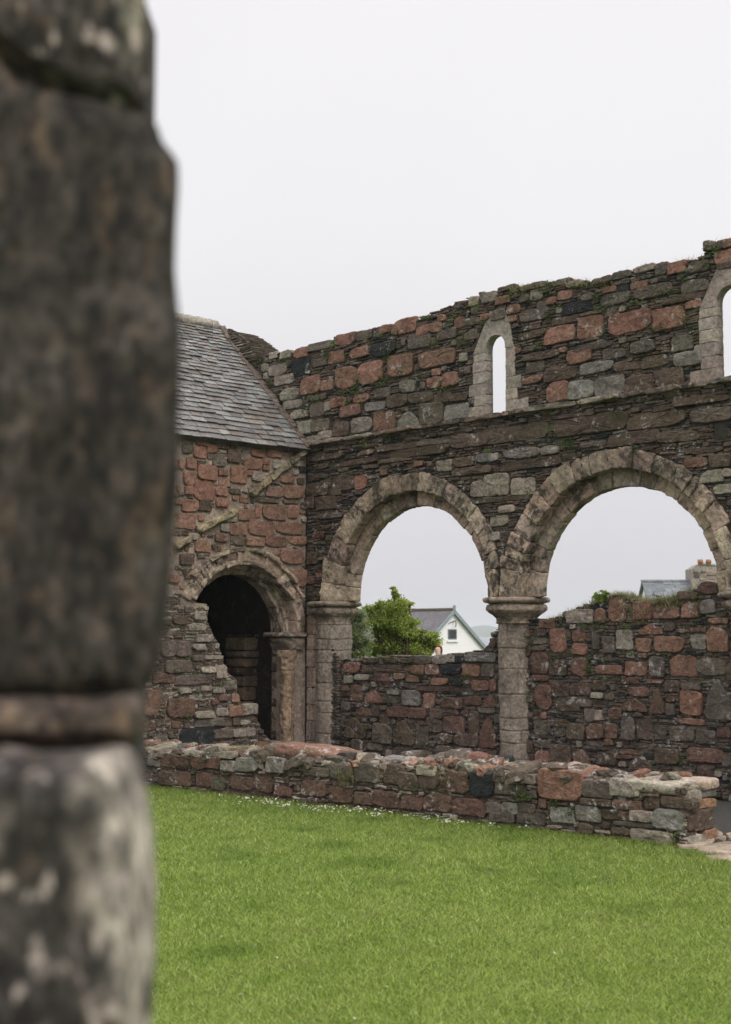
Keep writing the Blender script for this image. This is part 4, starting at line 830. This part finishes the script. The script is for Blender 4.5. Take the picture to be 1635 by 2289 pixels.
# daisies scattered along the foot of the low wall
b = Buf(); V = [(0, 0, .004)]+[(math.cos(a)*r, math.sin(a)*r, .002*(1-k % 2)) for k, (a, r) in enumerate([(math.pi*i/8, .0125 if i % 2 else .008) for i in range(16)])]
b.add(V, [(0, 1+i, 1+(i+1) % 16) for i in range(16)], (.80, .79, .77)); b.add([(0, 0, .008)]+[(math.cos(a)*.004, math.sin(a)*.004, .005) for a in np.linspace(0, 6.28, 7)[:-1]], [(0, 1+i, 1+(i+1) % 6) for i in range(6)], (.5, .38, .04))
b.add([(-.001, 0, -.055), (.001, 0, -.055), (.001, 0, 0), (-.001, 0, 0)], [(0, 1, 2, 3)], (.1, .16, .03))
d0 = b.build('daisy', M_leaf, None, smooth=False)
cl = [(500, 1775, 30, 6, 3), (560, 1785, 40, 8, 22), (610, 1792, 40, 9, 30), (650, 1796, 40, 9, 26), (700, 1803, 35, 9, 26), (740, 1807, 30, 8, 18), (800, 1808, 45, 9, 24), (850, 1815, 40, 8, 26), (920, 1823, 20, 6, 8), (960, 1826, 25, 8, 14), (994, 1835, 14, 5, 20), (1030, 1838, 30, 8, 14), (1090, 1842, 30, 7, 9), (1140, 1850, 30, 6, 3), (435, 1777, 20, 8, 2), (640, 1815, 20, 6, 2)]
first = True
for x, y, sx, sy, n in cl:
    for _ in range(n):
        X, Y = x+rng.normal()*sx*.5, y+rng.normal()*sy*.5; q = ray(X, Y); p = CAM+q*(-(CAMZ-.06)/q[2])
        o = d0 if first else link(d0.copy()); first = False; o.location = p; o.rotation_euler = (rng.normal()*.3+.35, rng.normal()*.3, rng.uniform(0, 6)); s_ = rng.uniform(.8, 1.35); o.scale = (s_, s_, 1)
        setp(o, 'small white daisy in the lawn at the foot of the low wall', 'flower', 'daisies along the foot of the low wall')
for x, y in [(460, 1997), (497, 2093), (571, 2112), (620, 2140), (539, 2222), (716, 2207), (783, 2092), (865, 2206), (793, 2276), (560, 2260), (1010, 2050), (1240, 2130), (1400, 1990)]:
    q = ray(x, y); o = link(d0.copy()); o.location = CAM+q*(-(CAMZ-.05)/q[2]); o.scale = (.8, .8, 1); o.rotation_euler = (.6, .2, rng.uniform(0, 6)); setp(o, 'pale clover head dotted in the open lawn away from the walls', 'flower', 'pale flower heads in the open lawn')

# ------------------------------------------------------------------ trees beyond the arches
M_bark = flatmat('bark', (.11, .085, .06), .9, 20, .4, .2, .01)
def tube(buf, pts, r0, r1, col, seg=7):
    pts = np.array(pts, float); n = len(pts); V = []
    for i, p in enumerate(pts):
        d = pts[min(i+1, n-1)]-pts[max(i-1, 0)]; d /= np.linalg.norm(d); a = np.cross(d, (0.3, .9, .1)); a /= np.linalg.norm(a); c = np.cross(d, a); r = r0+(r1-r0)*i/(n-1)
        V += [p+(a*math.cos(t)+c*math.sin(t))*r for t in np.linspace(0, 2*math.pi, seg, endpoint=False)]
    buf.add(V, [(i*seg+j, i*seg+(j+1) % seg, (i+1)*seg+(j+1) % seg, (i+1)*seg+j) for i in range(n-1) for j in range(seg)], col)
TB = lambda L, z: [(atz(780+x/4.776, 1290+y/4.776, z), rx*.82/4.776/F*z, ry*.85/4.776/F*z) for x, y, rx, ry in L]
def tree(name, label, base, blobs, z, cols, size, dens, dry=1.0, trunk=.12):
    gz = float(hterr(base[0], base[1])); t = thing(name, (base[0], base[1], gz), label, 'tree'); tb = Buf(); cb = Buf(); bs = np.array([base[0], base[1], gz])
    fork = bs+np.array([0, 0, .9]); tube(tb, [bs, bs+(fork-bs)*.5+rng.normal(0, .03, 3), fork], trunk, trunk*.7, (.11, .085, .06), 10)
    for c, rx, ry in blobs:
        dd = FW*rng.uniform(-.5, .5)*min(1.2, rx*3)*dry; c = c+dd; m_ = fork+(c-fork)*.55+np.array([0, 0, -.08]); tube(tb, [fork, m_, c, c+np.array([0, 0, ry*.6])], trunk*.35, .008, (.12, .09, .065))
        n = int(dens*(rx*ry)**.9*760)+70; ncl = max(4, int(n/30))
        Q = rng.normal(size=(ncl, 3)); Q *= (rng.random((ncl, 1))**.33/np.linalg.norm(Q, axis=1)[:, None]); Cc = c+RT*Q[:, :1]*rx+np.array([0, 0, 1.0])*Q[:, 1:2]*ry+FW*Q[:, 2:]*rx*.9
        tone = rng.uniform(.5, 1.4, ncl); ck = rng.integers(0, len(cols), ncl)
        for k in range(ncl):
            sp_ = min(size*1.1, rx*.42); P = Cc[k]+rng.normal(size=(30, 3))*np.array([sp_*1.5, sp_*1.5, sp_*.8]); leaves(cb, P, size, np.array(cols[ck[k]])*tone[k], -.25, .55, .18)
    tb.build('trunk', M_bark, t); cb.build('crown', M_leaf, t, smooth=False)
Bt = [(476, 126, 18, 10), (485, 160, 20, 30), (505, 205, 28, 32), (545, 265, 52, 28), (445, 270, 40, 20), (610, 280, 34, 20), (655, 290, 25, 12), (500, 310, 70, 40), (590, 320, 50, 35), (340, 290, 30, 35), (330, 330, 45, 35), (390, 360, 60, 40), (480, 380, 80, 50), (570, 400, 80, 50), (660, 480, 60, 40), (700, 490, 45, 18), (300, 390, 80, 50), (220, 350, 50, 40), (190, 345, 40, 25), (400, 470, 100, 70), (520, 500, 100, 70), (280, 480, 90, 60), (620, 580, 90, 50), (740, 590, 50, 22), (800, 585, 25, 12), (480, 620, 110, 70), (360, 600, 100, 70), (600, 680, 110, 55), (700, 660, 90, 45), (450, 730, 110, 70), (330, 740, 100, 70), (580, 770, 120, 55), (700, 770, 100, 55), (790, 740, 60, 40), (860, 640, 50, 30), (910, 625, 50, 28), (940, 690, 50, 25), (870, 700, 60, 28), (810, 790, 60, 40), (880, 780, 30, 30), (250, 800, 90, 50), (640, 830, 120, 40)]
tree('leafy_tree', 'bright green bushy tree with an upright spire and a side bough beyond the left arch', atz(905, 1500, 24)[:2], TB(Bt, 24), 24, [(.32, .42, .08), (.40, .48, .10), (.22, .32, .06), (.46, .49, .15)], .038, 125)
Bs = [(90, 460, 60, 50), (130, 400, 60, 40), (60, 560, 60, 60), (150, 540, 60, 60), (110, 640, 70, 60), (180, 680, 60, 60), (70, 740, 60, 60), (130, 800, 70, 50), (60, 820, 50, 50), (20, 600, 50, 80), (0, 450, 50, 50)]
tree('willow_shrub', 'paler grey-green shrub half hidden by the round half pier, left of the green tree', atz(795, 1500, 22)[:2], TB(Bs, 22), 22, [(.33, .40, .19), (.28, .36, .14), (.38, .44, .25)], .038, 80, .7, .07)

# ------------------------------------------------------------------ white cottage
M_white = flatmat('limewashed_harling', (.88, .86, .89), .9, 25, .05, .2, .01); M_trim = flatmat('blue_grey_paint', (.25, .30, .315), .6, 10, .25)
M_cs = flatmat('cottage_slates', (.115, .105, .12), .6, 3, .3, .4, .01); M_moss = flatmat('mossy_ridge', (.15, .12, .08), .9, 6, .5)
M_glass = flatmat('window_glass', (.04, .045, .04), .12, 3, .3, .6); M_dark = flatmat('dark_metal', (.06, .06, .065), .5)
zc = 80.0; ap = atz(1012, 1367, zc); fa = YAW-math.radians(0)
gd = math.radians(38)                         # the gable looks to the right of the camera
nG = np.array([math.sin(YAW), -math.cos(YAW), 0])*math.cos(gd)+RT*math.sin(gd)   # gable normal
uG = np.array([-nG[1], nG[0], 0]); FH = Frame((ap[0], ap[1], 0), uG, (0, 0, 1), nG); HW, EV, AP = 2.75, ap[2]-2.45, ap[2]-.06; GB = -2.6
cot = thing('cottage', (ap[0], ap[1], GB), 'white cottage with dark slate roof and blue-grey bargeboards beyond the left arch', 'building')
LH = 9.0; b = Buf(); prism(b, FH, [(-HW, GB), (HW, GB), (HW, EV), (0, AP), (-HW, EV)], [], 0, -LH, (1, 1, 1)); b.build('wall', M_white, cot, smooth=False)
for sgn in (-1, 1):
    b = Buf(); dd = np.array([sgn*HW*1.08, EV-AP-.2]); L = np.hypot(*dd); Fr = Frame(FH.w(0, AP+.16, .12), FH.U*dd[0]/L+FH.V*dd[1]/L, -FH.N, np.cross(FH.U*dd[0]/L+FH.V*dd[1]/L, -FH.N)*1.0)
    sg = 1 if Fr.N[2] > 0 else -1
    for r in range(22):
        u0 = L*r/22; 
        for k in range(14):
            w0 = LH*1.01*k/14; c = rng.uniform(.8, 1.2); box(b, Fr, u0, u0+L/22*.98, w0, w0+LH/14*.99, -.05*sg, (.03+.012*c)*sg, (1, 1, 1))
    b.build('roof_slope', M_cs, cot, smooth=False)
    b = Buf(); P1 = [(0, AP+.20), (0, AP-.06), (sgn*HW*1.1, EV-.30), (sgn*HW*1.1, EV-.07)]; prism(b, FH, P1 if sgn < 0 else P1[::-1], [], .20, .14, (1, 1, 1)); b.build('bargeboard', M_trim, cot, smooth=False)
b = Buf(); box(b, FH, -.14, .14, AP+.14, AP+.27, -LH-.1, .12, (1, 1, 1)); b.build('ridge', M_moss, cot, smooth=False)
b = Buf(); box(b, FH, -.07, .07, AP+.1, AP+.42, .12, .22, (1, 1, 1)); b.build('finial', M_trim, cot, smooth=False)
wu, wv = FH.px(1011, 1418); b = Buf(); ww, wh = .33, .30
for q in ((wu-ww, wu-ww+.06, wv-wh, wv+wh), (wu+ww-.06, wu+ww, wv-wh, wv+wh), (wu-ww+.06, wu+ww-.06, wv-wh, wv-wh+.07), (wu-ww+.06, wu+ww-.06, wv+wh-.06, wv+wh)): box(b, FH, *q, .005, .05, (.2, .22, .25))
w = b.build('window', flatmat('grey_window_paint', (.16, .18, .21), .5), cot, smooth=False)
b = Buf(); box(b, FH, wu-ww+.06, wu+ww-.06, wv-wh+.07, wv+wh-.06, .004, .02, (1, 1, 1)); b.build('pane', M_glass, w, smooth=False)
b = Buf(); box(b, FH, wu-ww-.1, wu+ww+.1, wv-wh-.14, wv-wh-.01, 0, .10, (1, 1, 1)); b.build('sill', M_white, w, smooth=False)
b = Buf(); tube(b, [FH.w(wu+.08, wv+.75, 0), FH.w(wu+.08, wv+.78, .2), FH.w(wu+.10, wv+.62, .25), FH.w(wu+.10, wv+.42, .2)], .035, .03, (1, 1, 1)); tube(b, [FH.w(wu-.3, wv+.6, .02), FH.w(wu-.1, wv+.72, .05), FH.w(wu+.08, wv+.70, .02)], .018, .018, (1, 1, 1)); b.build('wall_bracket', M_dark, cot)
b = Buf(); tube(b, [FH.w(1.12, GB, .08), FH.w(1.12, -.35, .08)], .03, .03, (1, 1, 1)); b.build('downpipe', M_dark, cot)
# second house: slate roof and wide chimney with two pots
zh = 50.0; rl_ = atz(1441, 1302, zh); rr_ = atz(1600, 1299, zh); GH = float(hterr(rl_[0], rl_[1]))-.1
uH = (rr_-rl_); uH[2] = 0; LHH = np.linalg.norm(uH); uH /= LHH; nH = np.array([uH[1], -uH[0], 0])
FK = Frame((rl_[0], rl_[1], 0), uH, (0, 0, 1), nH); ZR = rl_[2]; DP = 3.0; EZ2 = ZR-2.6; h2 = thing('house', (rl_[0], rl_[1], GH), 'house behind the right blocking wall with blue-grey slate roof and stout chimney', 'building')
FKs = Frame(rl_*[1, 1, 0], nH, (0, 0, 1), -uH)
b = Buf(); prism(b, FKs, [(-DP, GH), (DP, GH), (DP, EZ2), (0, ZR-.08), (-DP, EZ2)], [], .0, -9, (.3, .28, .25)); b.build('wall', M_white, h2, smooth=False)
for sgn in (1, -1):
    b = Buf(); dd = np.array([sgn*DP*1.05, EZ2-ZR]); L = np.hypot(*dd); Vd = nH*dd[0]/L+np.array([0, 0, 1])*dd[1]/L; Nd = np.cross(uH, Vd); sg = 1 if Nd[2] > 0 else -1
    Fr = Frame(rl_+np.array([0, 0, .05])-uH*.1, uH, Vd, Nd*sg)
    for r in range(18):
        u = 0.0
        while u < 9.1: w_ = rng.uniform(.25, .45); box(b, Fr, u, min(u+w_*.98, 9.15), L*r/18, L*(r+1)/18*.995, -.03, .02+.02*rng.random(), np.array([.15, .165, .185])*rng.uniform(.6, 1.25)); u += w_
    b.build('roof_slope', M_slate, h2, smooth=False)
b = Buf(); box(b, FK, -.12, 9.1, ZR+.03, ZR+.10, -.1, .1, (.3, .32, .34)); b.build('ridge', M_slate, h2, smooth=False)
cu0, _ = FK.px(1541, 1300); cu1, _ = FK.px(1612, 1300); _, ct = FK.px(1575, 1270)
b = Buf(); stone(b, Frame(FK.w(0, 0, 0), FK.U, FK.N, -FK.V), [(cu0, -.45), (cu1, -.45), (cu1, .45), (cu0, .45)], -(ZR-1.5), -ct, (1, 1, 1), .05, 40, .05, 0)
b = Buf(); prism(b, FK, [(cu0, ZR-1.6), (cu1, ZR-1.6), (cu1+.02, ct-.14), (cu1-.10, ct+.02), (cu0+.14, ct+.05), (cu0-.02, ct-.05)], [], .5, -.5, (.30, .265, .235)); 
rr3 = Rubble(Frame(FK.w(0, 0, .5), FK.U, FK.V, FK.N), cu0+.02, cu1-.04, ZR-1.5, ct-.02, lambda U, V: V < ct-.1); rr3.medium([300, 600], [(.2, .4, .12, .22), (.1, .2, .06, .12)], 'SLSLG', prot=(.0, .03)); rr3.slates(.05, .1, 'SLS', .1, .3, (0, .02)); b.v += rr3.buf.v; b.f += [tuple(i+b.n for i in f) for f in rr3.buf.f]; b.c += rr3.buf.c; b.n += rr3.buf.n
ch = b.build('chimney', M_flag, h2, smooth=False)
M_clay = flatmat('terracotta', (.36, .17, .08), .8, 8, .25, .3)
for x in (1566, 1584.5):
    u, v = FK.px(x, 1262); c = FK.w(u, 0, 0); b = Buf(); s_ = zh/F; r = 5.6*s_
    prof = [(r, ct-.1), (r, ct+12*s_), (r*1.12, ct+12.5*s_), (r*1.14, ct+16*s_), (r*1.0, ct+16.5*s_), (r*1.05, ct+18*s_), (r*.9, ct+19.5*s_), (r*.75, ct+19.5*s_), (r*.75, ct+12*s_)]
    n = 24; V = [(c[0]+math.cos(a)*q, c[1]+math.sin(a)*q, z) for q, z in prof for a in np.linspace(0, 2*math.pi, n, endpoint=False)]
    b.add(V, [(i*n+j, i*n+(j+1) % n, (i+1)*n+(j+1) % n, (i+1)*n+j) for i in range(len(prof)-1) for j in range(n)], (1, 1, 1)); b.build('chimney_pot', M_clay, ch)
b = Buf(); n = 900; u = rng.uniform(cu0+.15, cu1-.02, n); hgt = np.interp(u, [cu0+.1, (cu0+cu1)/2, cu1], [.05, .2, .05]); blades(b, FK.w(u, ct-.02, rng.uniform(-.4, .4, n)), hgt*rng.uniform(.6, 1.3, n)+.05, .02, np.array([(.16, .20, .07), (.22, .17, .10), (.2, .2, .1)])[rng.integers(0, 3, n)], .5)
o = b.build('chimney_grass', M_leaf, ch, smooth=False); o['kind'] = 'stuff'

# ------------------------------------------------------------------ visitor behind the wall
zp = 33.0; hp = atz(981, 1455, zp); gz = hp[2]-1.53
per = thing('person', (hp[0], hp[1], gz), 'person with long auburn hair and grey scarf behind the left blocking wall', 'person')
def skin(name, verts, edges, rad, mat, parent, root=0, sub=2):
    me = bpy.data.meshes.new(name); me.from_pydata(verts, edges, []); o = link(bpy.data.objects.new(name, me)); o.location = (hp[0], hp[1], gz); o.rotation_euler.z = YAW+math.radians(-35)
    o.modifiers.new('skin', 'SKIN'); me.skin_vertices[0].data[root].use_root = True
    for i, r in enumerate(rad): me.skin_vertices[0].data[i].radius = (r, r) if not isinstance(r, tuple) else r
    o.modifiers.new('sub', 'SUBSURF').levels = sub; o.modifiers['sub'].render_levels = sub; me.materials.append(mat)
    o.parent = parent; o.matrix_parent_inverse = Matrix.Translation(parent.location).inverted(); return o
M_skin = flatmat('skin', (.66, .45, .37), .6, 4, .05); M_coat = flatmat('grey_blue_coat', (.10, .11, .13), .9, 12, .15); M_hair = flatmat('auburn_hair', (.13, .045, .025), .6, 40, .3); M_scarf = flatmat('grey_scarf', (.22, .23, .25), .95, 30, .2); M_trou = flatmat('dark_trousers', (.03, .035, .05), .9)
bv = [(0, 0, .92), (0, 0, 1.1), (0, 0, 1.30), (0, 0, 1.39), (0, -.01, 1.47), (0, -.02, 1.56), (0, -.005, 1.63), (.17, 0, 1.33), (.21, .0, 1.08), (.19, -.06, .86), (-.17, 0, 1.33), (-.21, .0, 1.08), (-.19, -.06, .86), (.09, 0, .86), (.10, 0, .48), (.10, .03, .07), (.10, -.10, .03), (-.09, 0, .86), (-.10, 0, .48), (-.10, .03, .07), (-.10, -.10, .03), (.19, -.08, .77), (-.19, -.08, .77)]
be = [(0, 1), (1, 2), (2, 3), (3, 4), (4, 5), (5, 6), (2, 7), (7, 8), (8, 9), (9, 21), (2, 10), (10, 11), (11, 12), (12, 22), (0, 13), (13, 14), (14, 15), (15, 16), (0, 17), (17, 18), (18, 19), (19, 20)]
br = [(.14, .10), (.12, .09), (.14, .09), .055, (.068, .085), (.074, .09), (.06, .07), .055, .042, .028, .055, .042, .028, .085, .055, .035, .03, .085, .055, .035, .03, (.022, .036), (.022, .036)]
skin('body', bv, be, br, M_skin, per)
skin('coat', [(0, 0, .80), (0, 0, 1.05), (0, 0, 1.30), (.17, 0, 1.32), (.215, 0, 1.08), (.195, -.06, .88), (-.17, 0, 1.32), (-.215, 0, 1.08), (-.195, -.06, .88)], [(0, 1), (1, 2), (2, 3), (3, 4), (4, 5), (2, 6), (6, 7), (7, 8)], [(.20, .15), (.16, .12), (.17, .12), .075, .06, .045, .075, .06, .045], M_coat, per)
skin('trousers', [(0, 0, .90), (.09, 0, .82), (.10, 0, .46), (.10, .03, .10), (-.09, 0, .82), (-.10, 0, .46), (-.10, .03, .10)], [(0, 1), (1, 2), (2, 3), (0, 4), (4, 5), (5, 6)], [(.15, .12), .10, .07, .06, .10, .07, .06], M_trou, per)
skin('scarf', [(0, -.02, 1.36), (.09, -.07, 1.37), (.0, -.12, 1.375), (-.09, -.07, 1.37), (-.07, .06, 1.37), (.07, .06, 1.37)], [(1, 2), (2, 3), (3, 4), (4, 5), (5, 1), (0, 1)], [.055]*6, M_scarf, per)
hr = Buf(); V, Fc = ICO[3]; V = V*np.array([.088, .100, .105]); m_ = (V[:, 1] < -.035) & (V[:, 2] < .055); V = V+np.array([0, .012, 0]); V[m_] = V[m_]*np.array([1, .3, 1])
hair = bpy.data.meshes.new('hair'); 
long_ = V.copy(); lowv = (V[:, 2] < -.02); long_[lowv, 2] = long_[lowv, 2]*2.3+.02; long_[lowv, 0] *= 1.1; hair.from_pydata((long_+np.array([0, -.005, 1.575])).tolist(), [], Fc); hair.materials.append(M_hair)
o = link(bpy.data.objects.new('hair', hair)); o.location = (hp[0], hp[1], gz); o.rotation_euler.z = YAW+math.radians(-35); o.parent = per; o.matrix_parent_inverse = Matrix.Translation(per.location).inverted()
for nm, pts, r, mt in (('nose', [(0, -.105, 1.555), (0, -.098, 1.58)], .013, M_skin), ('mouth', [(-.02, -.099, 1.518), (.02, -.099, 1.518)], .006, flatmat('lips', (.35, .12, .1))), ('eye', [(-.035, -.096, 1.578), (-.022, -.100, 1.578)], .007, M_dark), ('eye', [(.022, -.100, 1.578), (.035, -.096, 1.578)], .007, M_dark)):
    skin(nm, pts, [(0, 1)], [r, r], mt, per, 0, 1)

# ------------------------------------------------------------------ sea air
hz = bpy.data.meshes.new('haze'); X0, X1, Y0, Y1, Z0, Z1 = -6200, 6200, -6200, 6200, -12.5, 60
hz.from_pydata([(x, y, z) for x in (X0, X1) for y in (Y0, Y1) for z in (Z0, Z1)], [], [(0, 1, 3, 2), (4, 6, 7, 5), (0, 4, 5, 1), (2, 3, 7, 6), (0, 2, 6, 4), (1, 5, 7, 3)])
ho = link(bpy.data.objects.new('haze', hz)); setp(ho, 'pale sea haze lying over the sound', 'haze', kind='stuff'); mh = bpy.data.materials.new('haze'); mh.use_nodes = True; t = mh.node_tree; t.nodes.clear()
o_ = t.nodes.new('ShaderNodeOutputMaterial'); pvn = t.nodes.new('ShaderNodeVolumePrincipled'); pvn.inputs['Color'].default_value = (.90, .95, 1, 1); pvn.inputs['Density'].default_value = .00035; pvn.inputs['Anisotropy'].default_value = 0
t.links.new(pvn.outputs[0], o_.inputs['Volume']); hz.materials.append(mh)
